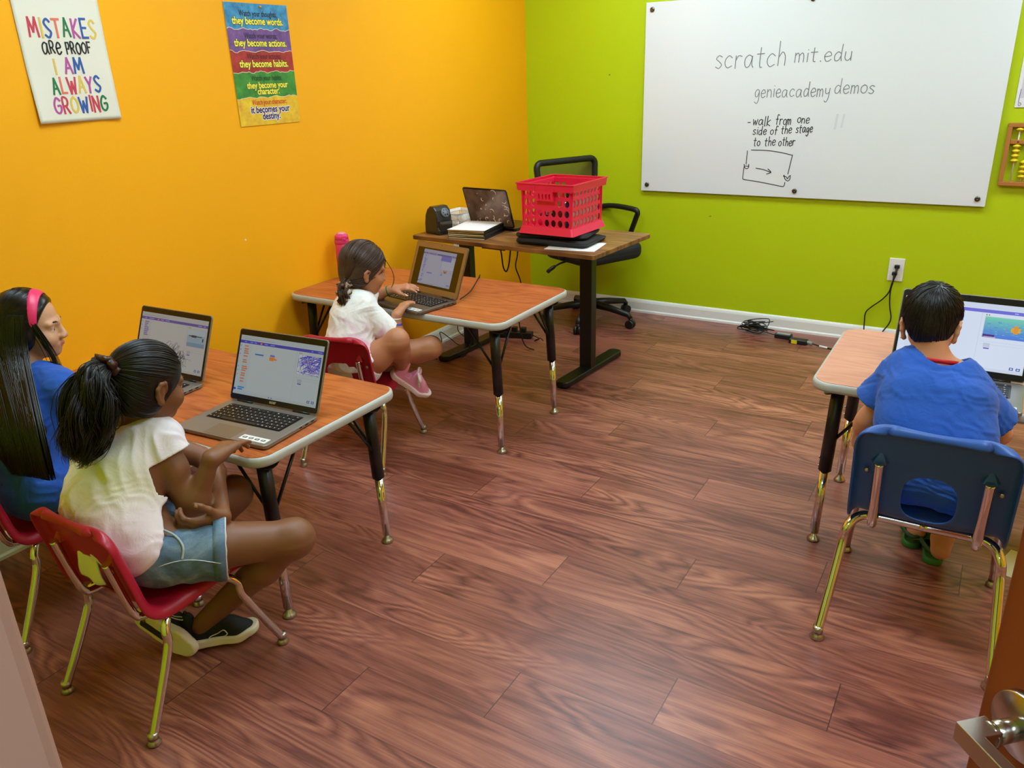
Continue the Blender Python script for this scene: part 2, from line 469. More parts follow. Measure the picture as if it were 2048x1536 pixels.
def baseboard(name, p0, p1, nrm):
    p0, p1, nrm = Vector(p0), Vector(p1), Vector(nrm); d = (p1-p0); L = d.length; d.normalize()
    prof = [(0, 0), (.018, 0), (.018, .012), (.0125, .02), (.0125, .066), (.009, .078), (.004, .086), (0, .0865)]
    vs = []; 
    for q in (p0, p1):
        for a, z in prof: vs.append(q+nrm*a+Vector((0, 0, z)))
    n = len(prof)
    fs = [(i, (i+1) % n, n+(i+1) % n, n+i) for i in range(n)]+[tuple(range(n-1, -1, -1)), tuple(range(n, 2*n))]
    o = MB().add(vs, fs).build(name, M_white)
    me = o.data; bm = bmesh.new(); bm.from_mesh(me); bmesh.ops.recalc_face_normals(bm, faces=bm.faces); bm.to_mesh(me); bm.free()
    return tag(o, kind='structure')
baseboard('baseboard_back', (0, 0, 0), (ROOM_X, 0, 0), (0, -1, 0))
baseboard('baseboard_left', (0, ROOM_Y, 0), (0, 0, 0), (1, 0, 0))
baseboard('baseboard_right', (ROOM_X, 0, 0), (ROOM_X, ROOM_Y, 0), (-1, 0, 0))

# ceiling troffers: the room's lamps
M_diff = mat('lit diffuser', (255, 255, 250), .5, emit=(214, 240, 255), estr=LAMP)
for lx, ly in ((1.15, -1.0), (3.35, -1.0), (1.15, -3.1), (3.35, -3.1)):
    t = thing('ceiling_light', 'white rectangular fluorescent troffer in the ceiling above the room', 'light', (lx, ly, ROOM_Z), 0, 'ceiling troffers')
    f = MB()
    for sx in (-1, 1): f.box((sx*.6, 0, -.012), (.03, .63, .03))
    for sy in (-1, 1): f.box((0, sy*.3, -.012), (1.2, .03, .03))
    f.build('frame', M_white, t)
    MB().box((0, 0, -.008), (1.17, .57, .01)).build('diffuser', M_diff, t)
quadbox('ceiling_hall', -.12, ROOM_X+.12, ROOM_Y-1.7, ROOM_Y-.13, ROOM_Z, ROOM_Z+.1, M_ceil)
t = thing('ceiling_light', 'unseen troffer added in the hallway ceiling for whiter light through the door', 'light', (2.9, ROOM_Y-.85, ROOM_Z), 0, 'ceiling troffers')  # added lamp, out of view: brings whiter light in through the doorway
f = MB()
for sx in (-1, 1): f.box((sx*.6, 0, -.012), (.03, .63, .03))
for sy in (-1, 1): f.box((0, sy*.3, -.012), (1.2, .03, .03))
f.build('frame', M_white, t); MB().box((0, 0, -.008), (1.17, .57, .01)).build('diffuser', M_diff, t)
# small scuffs on the painted walls
def scuff(name, loc, d, col, lab):
    tag(MB().ball(loc, d, seg=10).build(name, mat(lab, col, .7)), lab, 'mark', kind='structure')

scuff('wall_mark', (.0004, -2.42, .86), (.0006, .0045, .005), (228, 214, 186), 'pale chip in the orange paint')
scuff('wall_mark', (.58, -.0004, 1.455), (.006, .0006, .003), (92, 104, 40), 'dark nick in the green paint')
scuff('wall_mark', (1.25, -.0004, .648), (.008, .0006, .003), (110, 122, 40), 'small dark scuff in the green paint')
# ================================================================== furniture
def rods(mb, pts, r, n=8, **kw): return mb.tube(spline(pts, n), r, **kw)

def make_table(label, loc, W, D, H, top=None, rz=0):
    t = thing('activity_table', label, 'table', loc, rz, 'wood topped activity tables')
    R = .062
    # edge band with rounded nose
    prof = [(.0, -.030), (.006, -.0265), (.008, -.020), (.008, -.010), (.006, -.003), (.0, 0.0)]
    mb = MB(); rings = []
    for off, z in prof:
        rings.append([(x, y, H+z) for x, y in rrect(W-.016+2*off, D-.016+2*off, R-.008+off, 8)])
    n = len(rings[0]); vs = [p for r in rings for p in r]; fs = []
    for i in range(len(rings)-1):
        for k in range(n): fs.append((i*n+k, i*n+(k+1) % n, (i+1)*n+(k+1) % n, (i+1)*n+k))
    fs.append(tuple(range(n-1, -1, -1)))
    mb.add(vs, fs, 0, True)
    inner = [(x, y, H) for x, y in rrect(W-.030, D-.030, R-.015, 8)]
    b = len(mb.v); top0 = b-n
    mb.v.extend(inner)
    for k in range(n): mb.f.append((top0+k, top0+(k+1) % n, b+(k+1) % n, b+k)); mb.m.append(0); mb.sm.append(True)
    mb.build('edge_band', M_band, t)
    MB().prism(rrect(W-.018, D-.018, R-.009, 8), H-.02, H+.0012).build('tabletop', top or M_tabletop, t)
    ix, iy = W/2-.065, D/2-.075
    for sx, sy in ((-1, -1), (1, -1), (1, 1), (-1, 1)):
        x, y = sx*ix, sy*iy
        lean = .012
        leg = MB()
        leg.tube([(x-sx*lean, y-sy*lean*.4, H-.03), (x, y, H*.45)], .0205, 20)
        leg.tube([(x-sx*lean*1.2-sx*.0, y-sy*lean*.4, H-.034), (x-sx*lean, y-sy*lean*.4, H-.03)], .05, 20)
        lo = leg.build('leg', M_black, t)
        e = MB(); e.tube([(x, y, H*.45), (x+sx*.008, y+sy*.004, .03)], .0145, 18)
        for zz in (H*.47, H*.52): e.ball((x-.0205, y, zz), (.003, .004, .004), 0, 8)
        e.build('leg_insert', M_chrome, lo)
        g = MB(); g.lathe([(0, 0), (.019, 0), (.021, .004), (.017, .012), (.010, .018), (.008, .034), (0, .034)], 20, 0, Matrix.Translation((x+sx*.008, y+sy*.004, 0)))
        g.build('glide', M_nickel, lo)
        for dx, dy in ((-sx*.15, 0), (0, -sy*.13)):
            br = MB(); br.tube([(x, y, H*.60), (x+dx, y+dy, H-.03)], .0052, 10)
            br.build('brace', M_black, lo)
    return t
make_table('cherry wood activity table nearest the door, carrying two open laptops', (.5825, -3.175, 0), 1.165, .60, .555)
make_table('cherry wood activity table with a pink bottle and one bronze laptop', (.5825, -1.945, 0), 1.145, .61, .585)
make_table('cherry table with painted pinkish sheen, below the wall outlet where the boy in blue sits', (2.8975, -2.02, 0), 1.165, .61, .585, wood_top('cherry laminate with painted sheen', (190, 122, 92), (206, 140, 108), (214, 150, 118), rough=.34))  # paler, pinker top: sheen of white light put into the laminate colour

# ------------------------------------------------------------------ school chairs
def make_chair(label, loc, rz, S, front, back, tube_m, flip=False):
    t = thing('school_chair', label, 'chair', loc, rz, 'plastic shell school chairs')
    # profile of the shell: (y, z) from the seat's front roll to the back's top roll
    prof = [(.176, .268), (.180, .290), (.166, .309), (.12, .320), (.05, .316), (-.03, .309), (-.085, .309), (-.112, .322), (-.128, .348),
            (-.139, .40), (-.152, .46), (-.165, .52), (-.172, .552), (-.182, .566), (-.196, .562), (-.200, .548)]
    P = spline([(y*S, z*S, 0) for y, z in prof], 5)
    P = [Vector((p.x, p.y)) for p in P]
    # resample evenly
    d = [0]
    for a, b in zip(P[:-1], P[1:]): d.append(d[-1]+(b-a).length)
    NV, NU = 84, 40
    C = []
    for i in range(NV+1):
        s_ = d[-1]*i/NV
        j = max(k for k in range(len(d)) if d[k] <= s_+1e-9); j = min(j, len(P)-2)
        C.append(P[j].lerp(P[j+1], (s_-d[j])/(d[j+1]-d[j])))
    tot = d[-1]
    def half(s_):
        w = .158*S
        e = min(s_-.02*S, tot-.03*S-s_); r = .06*S
        if e < r: e = max(e, -.02*S); q = max(0, r*r-(r-max(e, 0))**2); w = w-r+math.sqrt(q)
        return w
    vs = []; 
    for i, c in enumerate(C):
        tan = (C[min(i+1, NV)]-C[max(i-1, 0)]).normalized()
        nn = Vector((tan.y, -tan.x))     # the sitter's side
        w = half(tot*i/NV)
        for k in range(NU+1):
            u = -1+2*k/NU
            a = abs(u); roll = .026*S
            if a < .8: x = u/.8*(w-roll*.75); dz = .006*S*(1-(u/.8)**2)
            else:
                q = (a-.8)/.2; x = math.copysign(w-roll*.75+roll*.75*math.sin(q*PI/2), u); dz = roll*(1-math.cos(q*PI/2))
            # back side: below the seat, behind the back  (sign chosen so that dz>0 drops the rim away from the sitter)
            off = nn*(-dz)
            vs.append((x, c.x+off.x, c.y+off.y))
    # hole in the back: rounded opening low in the backrest
    hz0, hz1, hw = .322*S, .446*S, .054*S
    def inside(x, y, z):
        if y > -.09*S: return False
        zc = (z-hz0)/(hz1-hz0)
        if zc < 0 or zc > 1: return False
        ww = hw*(1-abs(2*zc-1)**3.2)**.5
        return abs(x) < ww
    fs = []; W1 = NU+1
    for i in range(NV):
        for k in range(NU):
            q = (i*W1+k, i*W1+k+1, (i+1)*W1+k+1, (i+1)*W1+k)
            cx = sum(vs[a][0] for a in q)/4; cy = sum(vs[a][1] for a in q)/4; cz = sum(vs[a][2] for a in q)/4
            if inside(cx, cy, cz): continue
            fs.append(q)
    me = bpy.data.meshes.new('shell'); me.from_pydata(vs, [], fs)
    bm = bmesh.new(); bm.from_mesh(me)
    loose = [v for v in bm.verts if not v.link_faces]; bmesh.ops.delete(bm, geom=loose, context='VERTS')
    bm.verts.ensure_lookup_table()
    # snap the hole's rim to a smooth outline
    for v in bm.verts:
        if v.is_boundary and v.co.y < -.09*S and hz0-.03*S < v.co.z < hz1+.03*S and abs(v.co.x) < hw*1.35:
            zc = (v.co.z-hz0)/(hz1-hz0); a = math.atan2((2*zc-1), v.co.x/hw)
            r = 1/((abs(math.cos(a))**2.6+abs(math.sin(a))**2.6)**(1/2.6))
            nx = hw*r*math.cos(a); nz = hz0+(hz1-hz0)*(r*math.sin(a)+1)/2
            # keep on the surface: shift y along the local slope of the back
            v.co.y += -(nz-v.co.z)*.21 if v.co.z > .35*S else -(nz-v.co.z)*.5
            v.co.x = nx; v.co.z = nz
    bm.normal_update(); bm.to_mesh(me); bm.free()
    for p in me.polygons: p.use_smooth = True
    me.materials.append(front); me.materials.append(back)
    o = bpy.data.objects.new('shell', me); COL.objects.link(o); o.parent = t
    so = o.modifiers.new('solid', 'SOLIDIFY'); so.thickness = .0055*S; so.offset = 0; so.use_rim = True; so.material_offset = 0
    sb = o.modifiers.new('subdivision', 'SUBSURF'); sb.levels = 1; sb.render_levels = 1
    # frame tubes
    r = .0112*S
    ux = .105*S
    for sx in (-1, 1):
        f = MB()
        pts = [(sx*ux, -.178*S, .470*S), (sx*ux, -.168*S, .42*S), (sx*ux, -.152*S, .345*S), (sx*ux, -.140*S, .306*S), (sx*ux, -.115*S, .290*S), (sx*ux, .0, .290*S), (sx*ux, .10*S, .296*S)]
        rods(f, pts, r*.92, 6, sides=14)
        f.build('back_upright', tube_m, t)
        sk = MB(); sk.add([(sx*ux-.022*S, -.150*S, .466*S), (sx*ux+.022*S, -.150*S, .466*S), (sx*ux+.014*S, -.1725*S, .464*S), (sx*ux-.014*S, -.1725*S, .464*S), (sx*ux, -.160*S, .500*S)], [(0, 1, 2, 3), (0, 4, 1), (1, 4, 2), (2, 4, 3), (3, 4, 0)])
        sk.build('socket', back, o, bevel=.002*S)
        for fy, sgn in ((-.21*S, -1), (.21*S, 1)):
            l = MB(); yb = -.075*S if sgn < 0 else .085*S
            pts = [(0, yb, .284*S), (sx*.105*S, yb, .284*S), (sx*.140*S, yb+sgn*.012*S, .278*S), (sx*.158*S, yb+sgn*.032*S, .255*S), (sx*.164*S, yb+sgn*.05*S, .21*S), (sx*.172*S, (yb+fy)/2+sgn*.04*S, .12*S), (sx*.18*S, fy, .02*S)]
            pts[4] = (sx*.163*S, yb+(fy-yb)*.28, .215*S); pts[5] = (sx*.171*S, yb+(fy-yb)*.62, .118*S)
            rods(l, pts, r, 8, sides=16)
            lo = l.build('leg', tube_m, t)
            g = MB(); g.lathe([(0, 0), (.0155*S, 0), (.0170*S, .005*S), (.013*S, .013*S), (.010*S, .017*S), (.0122*S, .018*S), (.0122*S, .034*S), (0, .034*S)], 20, 0, Matrix.Translation((sx*.18*S, fy, 0)))
            g.build('glide', M_nickel, lo)
    for sx in (-1, 1):
        b = MB(); b.lathe([(0, 0), (.006*S, 0), (.006*S, .002*S), (.003*S, .004*S), (0, .004*S)], 12, 0, Matrix.Translation((sx*.13*S, -.157*S, .44*S)) @ Matrix.Rotation(PI/2+.2, 4, 'X'))
        b.build('bolt', M_nickel, t)
    return t
M_red = mat('red chair plastic', (170, 16, 44), .38, bump=(900, .06, .001))
M_bluepl = mat('blue chair plastic', (38, 82, 160), .4, bump=(900, .06, .001))
M_blue_shade = mat('shaded blue chair plastic', (26, 26, 52), .5, bump=(900, .06, .001))  # blue plastic darkened as if in shade; no chair uses it
make_chair('red plastic school chair holding the girl in denim shorts', (1.0, -3.71, 0), 0.0, 1.0, M_red, M_red, M_chrome)
make_chair('red plastic school chair under the girl with the pink headband', (.375, -3.683, 0), 0.03, 1.0, M_red, M_red, M_chrome)
make_chair('red plastic school chair at the middle table under the girl with pink sneakers', (.556, -2.416, 0), math.radians(14), 1.0, M_red, M_red, M_chrome)
make_chair('blue plastic school chair with its back in shade, where the boy sits', (2.69, -2.51, 0), math.radians(1), 1.16, M_bluepl, M_bluepl, M_chrome)

# ------------------------------------------------------------------ laptops
M_alu = mat('grey laptop aluminium', (142, 138, 132), .36, .6)
M_aludk = mat('dark laptop aluminium', (112, 100, 86), .36, .6)
M_bezel = mat('black bezel', (10, 9, 9), .3)
M_key = mat('laptop key', (20, 20, 21), .45)
M_keylt = mat('key legend', (220, 220, 215), .6)
_scr = {}
def scr(c, k=1.0):
    key = (c, k)
    if key not in _scr:
        _scr[key] = mat('screen %d %d %d %.2f' % (c+(k,)), tuple(int(x*.2) for x in c), .12, emit=c, estr=k)
    return _scr[key]
def screen_part(parent, W, Hs, rects, k, lines=()):
    """rects: (x0, y0, x1, y1, colour) in 0..1 screen space, y down; later ones on top. Lies in XY, facing +Z"""
    mb = MB(); mats = []
    def mi(c):
        m = scr(c, k)
        if m not in mats: mats.append(m)
        return mats.index(m)
    for i, (x0, y0, x1, y1, c) in enumerate(rects):
        z = .0003+.00003*i
        a = [((x0-.5)*W, (.5-y1)*Hs, z), ((x1-.5)*W, (.5-y1)*Hs, z), ((x1-.5)*W, (.5-y0)*Hs, z), ((x0-.5)*W, (.5-y0)*Hs, z)]
        mb.add(a, [(0, 1, 2, 3)], mi(c))
    for pts, wd, c in lines:
        mb.ribbon([((x-.5)*W, (.5-y)*Hs, .0003+.00003*(len(rects)+2)) for x, y in pts], wd, (0, 0, 1), mi(c), .0001)
    o = mb.build('screen', mats, parent)
    return o
def code_editor(seed, white, head, blocks, stage, sprite=True, split=.70):
    rnd = random.Random(seed)
    grey = tuple(int(c*.93) for c in white)
    R = [(0, 0, 1, 1, white), (0, .0, 1, .075, tuple(int(c*.97) for c in white)), (.02, .02, .3, .03, grey), (.02, .05, .42, .058, tuple(int(c*.8) for c in white)),
         (0, .085, 1, .135, head)]
    for x in (.05, .12, .17, .30, .37, .40, .86, .94): R.append((x, .103, x+rnd.uniform(.02, .05), .118, tuple(min(255, c+70) for c in head)))
    R.append((.25, .10, .27, .122, (255, 140, 40)))
    R.append((.055, .15, .155, .97, tuple(int(c*.98) for c in white)))
    y = .17
    while y < .80:
        wd = rnd.uniform(.035, .075); h = .028
        c = blocks[0] if y < .72 else blocks[1]
        if rnd.random() < .88: R.append((.062, y, .062+wd, y+h*.78, c))
        y += rnd.choice((.034, .036, .05))
    for i, c in enumerate(((76, 151, 255), (153, 102, 255), (207, 99, 207), (255, 191, 0), (255, 171, 25), (92, 177, 214), (89, 192, 89), (255, 140, 26))):
        R.append((.012, .17+i*.07, .024, .19+i*.07, c))
    R += [(.0, .90, .03, .935, (70, 60, 200)), (.05, .87, .13, .895, (60, 150, 200)), (.05, .905, .11, .925, (60, 120, 190))]
    R.append((split, .15, split+.004, .93, grey)); R.append((.16, .935, .70, .94, grey)); R.append((0, .955, 1, 1, tuple(int(c*.96) for c in white)))
    for x in (.44, .47): R.append((x, .966, x+.014, .985, (90, 110, 190)))
    sx0, sy0, sx1, sy1 = split+.03, .19, .985, .50
    R += [(split+.025, .185, .99, .505, grey), (sx0, sy0, sx1, sy1, stage)]
    R += [(split+.03, .155, split+.04, .175, (80, 170, 90)), (split+.05, .157, split+.06, .175, (200, 90, 90))]
    R += [(split+.02, .56, .985, .565, grey), (split+.02, .60, .985, .605, grey)]
    if sprite: R += [(split+.05, .585, split+.10, .65, tuple(int(c*.9) for c in white)), (split+.055, .655, split+.098, .672, (90, 80, 190))]
    R += [(.895, .905, .925, .945, (70, 80, 160)), (.945, .905, .975, .945, (70, 80, 160)), (.902, .915, .918, .935, white), (.952, .915, .968, .935, white)]
    return R, (sx0, sy0, sx1, sy1)

def make_laptop(label, loc, rz, W, D, tilt, body, bezel, screen_fn, logo=None, pillar=True, sticker=True, kb_w=.80, screen_frac=(.94, .82), port_side=True):
    t = thing('laptop', label, 'laptop', loc, rz, 'open laptops')
    T = .0145
    b = MB(); b.prism(rrect(W, D, .014, 4), .0025, .0025+T*.8)
    base = b.build('base', body, t, bevel=.0022, seg=2)
    zt = .0025+T*.8
    # keyboard well and keys as one part each
    kw, kd = W*kb_w, D*.44; ky = D*.5-.022-kd/2-.01
    MB().prism(rrect(kw+.008, kd+.008, .006, 3, 0, ky), zt-.001, zt+.0004).build('keyboard_well', M_bezel, base)
    k = MB(); rows = 6
    rnd = random.Random(4)
    for rI in range(rows):
        y = ky+kd/2-kd*(rI+.5)/rows; n = 15 if rI < 5 else 10
        xs = -kw/2
        for c in range(n):
            wdt = kw/n
            if rI == 5: wdt = kw*.055 if c != 3 else kw*(1-9*.055)
            k.box((xs+wdt/2, y, zt+.0012), (wdt-.0028, kd/rows-.0028, .0018))
            lx = xs+wdt/2
            if rI > 0 or c % 2 == 0:
                k.box((lx-wdt*.12+rnd.uniform(-.002, .002), y+rnd.uniform(-.001, .002), zt+.00225), (rnd.uniform(.002, .0045), .0026, .0003), 1)
            xs += wdt
    k.build('keys', [M_key, M_keylt], base)
    MB().prism(rrect(W*.30, D*.29, .003, 2, -W*.03, -D*.5+D*.165), zt-.0005, zt+.0004).build('touchpad', mat(body.name+' pad', (128, 122, 112) if body is M_alu else (84, 74, 62), .3, .6), base)
    if sticker:
        stk = MB(); x0, y0 = W*.5-.062, -D*.5+.026
        stk.box((x0, y0, zt+.0004), (.095, .026, .0006)); 
        for j in range(4):
            stk.box((x0-.034+.022*j, y0, zt+.0008), (.014, .009, .0004), 1); stk.box((x0-.034+.022*j, y0, zt+.0011), (.008, .003, .0003), 0)
        stk.build('sticker', [mat('sticker white', (225, 225, 220), .5), mat('sticker black', (18, 18, 18), .5)], base)
    if port_side:
        p = MB()
        for yy, ln in ((.03, .012), (.055, .014), (.08, .010)): p.box((W/2-.0002, D/2-yy, .009), (.0012, ln, .004))
        p.build('port', M_bezel, base)
    for sx in (-1, 1):
        MB().tube([(sx*W*.32-.03, D/2-.004, zt+.001), (sx*W*.32+.03, D/2-.004, zt+.001)], .0045, 12).build('hinge', M_bezel, base)
    # lid
    lid = empty('lid', (0, D/2-.004, zt+.002)); lid.parent = t; lid.rotation_euler = (math.radians(tilt), 0, 0)
    L = D*.99
    lb = MB().prism(rrect(W, L, .010, 4, 0, L/2), -.0035, .0022)
    MB.build(lb, 'lid_shell', body, lid, bevel=.0015)
    sf = screen_frac
    MB().prism(rrect(W-.006, L-.006, .008, 3, 0, L/2), .0018, .0030).build('bezel', bezel, lid)
    SW, SH = W*sf[0], L*sf[1]; sy = L-.006-(1-sf[1])*L*.36-SH/2
    rects, lines, kk = screen_fn
    s = screen_part(lid, SW, SH, rects, kk, lines)
    s.location = (0, sy, .0030)
    MB().tube([(0, L-.0075, .0028), (0, L-.0075, .0034)], .0018, 10).build('webcam', mat('lens', (40, 30, 30), .1), lid)
    if logo:
        vs, fs = text_mesh(logo, .0135, .0004)
        MB().add([(v[0]*1.1, v[1]+(sy-SH/2)*.42, v[2]+.0032) for v in vs], fs).build('logo', mat('logo silver', (200, 195, 180), .3, .5), lid)
    return t, lid

white = (186, 198, 200)
# near laptop: orange blocks, scribbled stage
R, (a0, b0, a1, b1) = code_editor(3, white, (70, 72, 176), ((206, 126, 92), (206, 126, 92)), (208, 212, 220))
R += [(.205, .285, .31, .31, (50, 120, 180)), (.39, .27, .445, .295, (92, 104, 196)), (.386, .30, .45, .325, (222, 140, 70)), (.386, .325, .475, .35, (222, 134, 60)), (.386, .35, .44, .365, (222, 140, 70))]
rnd = random.Random(11); LN = []
for i in range(120):
    x, y = rnd.uniform(a0, a1), rnd.uniform(b0+.02, b1); an = rnd.gauss(-.55, .7); l = rnd.uniform(.05, .2)
    x2, y2 = min(max(x+math.cos(an)*l, a0), a1), min(max(y+math.sin(an)*l*1.4, b0), b1)
    LN.append(([(x, y), (x2, y2)], .0011, rnd.choice(((72, 72, 190), (84, 84, 200), (60, 60, 170), (205, 130, 80) if i % 6 == 0 else (90, 92, 205)))))
NL = (R, LN, .44)
make_laptop('grey open laptop whose screen shows blue scribbled lines', (.950, -3.316, .5562), math.radians(4.5), .345, .225, 66, M_alu, M_bezel, NL, logo='acer')
# second laptop on the near table: pale stage with a dark bird
white2 = (188, 188, 184)
R, (a0, b0, a1, b1) = code_editor(8, white2, (98, 86, 160), ((120, 118, 170), (120, 118, 170)), (150, 172, 186))
R += [(a0, b0, a1, b0+.1, (176, 190, 196)), (a0, b1-.07, a1, b1, (120, 150, 172)), (a0+.02, b0+.11, a0+.21, b0+.125, (46, 52, 66)), (a0+.06, b0+.10, a0+.13, b0+.14, (52, 60, 76)), (a1-.035, b0+.14, a1-.02, b0+.2, (34, 36, 46))]
make_laptop('grey open laptop by the orange wall, half hidden by a ponytailed head', (.412, -3.287, .5562), math.radians(2.5), .345, .225, 67, M_alu, M_bezel, (R, [], .42), logo='acer')
# middle table: bronze laptop, narrow window on dark desktop
wm = (170, 172, 190)
Rm, st = code_editor(21, wm, (104, 98, 150), ((118, 122, 190), (110, 112, 200)), (178, 180, 196), split=.60)
def squeeze(rects, x0, y0, x1, y1): return [(x0+a*(x1-x0), y0+b*(y1-y0), x0+c*(x1-x0), y0+d*(y1-y0), col) for a, b, c, d, col in rects]
R = [(0, 0, 1, 1, (58, 38, 4)), (0, .95, 1, 1, (52, 34, 8))]+squeeze(Rm, .145, .04, .86, .94)
R += [(.56, .16, .78, .28, (112, 116, 190)), (.66, .52, .735, .55, (190, 118, 60)), (.675, .55, .72, .575, (150, 84, 40)), (.66, .505, .675, .52, (190, 118, 60)), (.72, .505, .735, .52, (190, 118, 60)), (.31, .62, .42, .65, (118, 122, 176))]
make_laptop('bronze open laptop before the girl with the leopard scrunchie', (.652, -2.142, .5862), math.radians(-11.5), .325, .225, 67, M_aludk, mat('bronze bezel', (150, 112, 62), .4, .3), (R, [], .44), logo=None, kb_w=.84, screen_frac=(.88, .76))
# right table
wr = (212, 224, 244)
R, (a0, b0, a1, b1) = code_editor(31, wr, (112, 112, 214), ((150, 170, 230), (150, 170, 230)), (120, 200, 190), split=.62)
R = [q for q in R if not (q[0] > .05 and q[2] < .16 and q[1] > .16)]
for i in range(16):
    y0 = b0+(b1-b0)*i/16; f = i/15
    R.append((a0, y0, a1, b0+(b1-b0)*(i+1)/16, (int(120-40*f), int(205-80*f), int(180+40*f))))
rnd = random.Random(6)
for i in range(40):
    x, y = rnd.uniform(a0, a1-.03), rnd.uniform(b0+.05, b1-.02); R.append((x, y, x+rnd.uniform(.008, .03), y+rnd.uniform(.004, .012), rnd.choice(((90, 170, 220), (80, 140, 215), (110, 200, 200)))))
R += [(a0, b1-.045, a0+.09, b1-.015, (70, 50, 130)), (a0+.01, b1-.015, a0+.1, b1-.003, (210, 160, 190)), (a1-.13, b0+.13, a1-.06, b0+.20, (214, 170, 70)), (a1-.11, b0+.10, a1-.08, b0+.22, (224, 150, 60))]
make_laptop('silver open laptop with the brightest screen, in front of the boy in blue', (2.69, -2.235, .5862), math.radians(-1), .362, .243, 70, M_alu, M_bezel, (R, [], .80), logo=None)
# ================================================================== wall pieces
# whiteboard with marker writing
wb = thing('whiteboard', 'large frameless white glass board with marker writing on the green wall', 'whiteboard', (1.737, 0, 1.3085))
WBW, WBH = 1.852, 1.05
M_wb = mat('white board glass', (226, 230, 232), .12, spec=.5, coat=.4)
MB().box((0, -.016, 0), (WBW, .008, WBH)).build('board_panel', M_wb, wb, bevel=.0015)
for x in (-.888, -.009, .888):
    for z in (-.487, .487):
        b = MB(); b.lathe([(0, .004), (.0045, .006), (.0125, .006), (.0135, .003), (.0135, -.0005), (0, -.0005)], 20, 0, Matrix.Translation((x, -.02, z)) @ Matrix.Rotation(PI/2, 4, 'X'))
        b.tube([(x, -.02, z), (x, 0, z)], .008, 12)
        b.build('standoff_bolt', mat('dark nickel bolt', (110, 104, 98), .3, 1.0), wb)
F = Frame((-1.737, -.0202, -1.3085), (1, 0, 0), (0, 0, 1), (0, -1, 0))   # frame in wall coordinates (x along the wall, height)
M_ink = mat('grey dry marker', (118, 120, 124), .6); M_inkb = mat('black marker', (30, 32, 36), .6)
for s, x, y, h, wd, x1 in (('scratch', 1.231, 1.474, .066, .0044, 1.612), ('mit.edu', 1.662, 1.490, .044, .0042, 1.946), ('genieacademy', 1.464, 1.318, .040, .0038, 1.858), ('demos', 1.880, 1.331, .040, .0038, 2.075)):
    m = MB(); stroke_text(m, s, x, y, h, wd, F, jitter=.07, slant=.05, fit=x1-x); m.build('handwriting', M_ink, wb)
for s, x, y, h, x1 in (('-', 1.437, 1.172, .027, 1.452), ('walk', 1.466, 1.170, .028, 1.562), ('from', 1.592, 1.176, .028, 1.672), ('one', 1.706, 1.183, .026, 1.768),
                       ('side', 1.470, 1.120, .026, 1.545), ('of', 1.566, 1.124, .026, 1.606), ('the', 1.625, 1.128, .026, 1.680), ('stage', 1.704, 1.134, .026, 1.790),
                       ('to', 1.478, 1.060, .027, 1.515), ('the', 1.540, 1.062, .027, 1.598), ('other', 1.617, 1.064, .026, 1.705)):
    m = MB(); stroke_text(m, s, x, y, h, .0042, F, jitter=.10, slant=.10, fit=x1-x); m.build('handwriting', M_inkb, wb)
for nm_, ps_ in (('drawn_box', ([(1.449, 1.032), (1.447, .958)], [(1.470, 1.037), (1.56, 1.036), (1.64, 1.026), (1.699, 1.013)], [(1.699, 1.015), (1.69, .955), (1.684, .912)],
          [(1.437, .945), (1.434, .885), (1.445, .873), (1.52, .864), (1.60, .852), (1.655, .843), (1.668, .846), (1.672, .866)])),
        ('drawn_arrow', ([(1.505, .938), (1.545, .932), (1.588, .918)], [(1.572, .936), (1.590, .918), (1.566, .908)])),
        ('drawn_scribble', ([(1.436, .958), (1.440, .940), (1.454, .934), (1.463, .944), (1.462, .958)], [(1.438, .948), (1.462, .948)])),
        ('drawn_scribble', ([(1.664, .905), (1.670, .886), (1.684, .874), (1.696, .882), (1.698, .905)], [(1.660, .900), (1.676, .896), (1.684, .886), (1.690, .898), (1.698, .904)]))):
    m = MB()
    for p in ps_: m.ribbon([F(q.x, q.y) for q in spline([(a, b, 0) for a, b in p], 6)], .0042, F.normal)
    m.build(nm_, M_inkb, wb)
M_smear = mat('wiped marker smear', (206, 210, 212), .6)
m = MB()
for x, y, hh, wd in ((1.905, 1.19, .07, .012), (1.938, 1.195, .06, .010)):
    m.ribbon([F(x, y-hh/2), F(x+.006, y+hh/2)], wd, F.normal, 0, .0002)
m.build('smear', M_smear, wb)

# left poster: rainbow brush letters
ps = thing('poster', 'white poster with rainbow lettering MISTAKES ARE PROOF, slightly curled, on the orange wall', 'poster', (0, -3.035, 1.62), 0)
M_paper = mat('poster paper', (226, 220, 204), .6)
mb = MB(); NX, NZ = 24, 40; WPO, HPO, ZB = .292, .50, -.240
vs = []
for j in range(NZ+1):
    for i in range(NX+1):
        u, v = i/NX, j/NZ
        y = -WPO/2+WPO*u; z = ZB+HPO*v
        x = .004+.010*max(0, 1-v*3.2)*(1-u)**1.5+.006*max(0, (u-.75)/.25)*max(0, 1-v*2.5)
        if v > .70: x += .002*math.sin(u*16+v*24)*(v-.70)*3
        vs.append((x, y, z))
fs = [(j*(NX+1)+i, j*(NX+1)+i+1, (j+1)*(NX+1)+i+1, (j+1)*(NX+1)+i) for j in range(NZ) for i in range(NX)]
mb.add(vs, fs, 0, True)
o = mb.build('sheet', M_paper, ps); q = o.modifiers.new('solid', 'SOLIDIFY'); q.thickness = .0006; q.offset = -1
pal = {'r': (196, 54, 74), 'y': (222, 186, 76), 'b': (40, 84, 158), 'c': (226, 112, 92), 'g': (28, 112, 66), 'p': (178, 74, 152), 'k': (30, 28, 30)}
pm = [mat('poster ink '+k_, c, .6) for k_, c in pal.items()]; pk = list(pal)
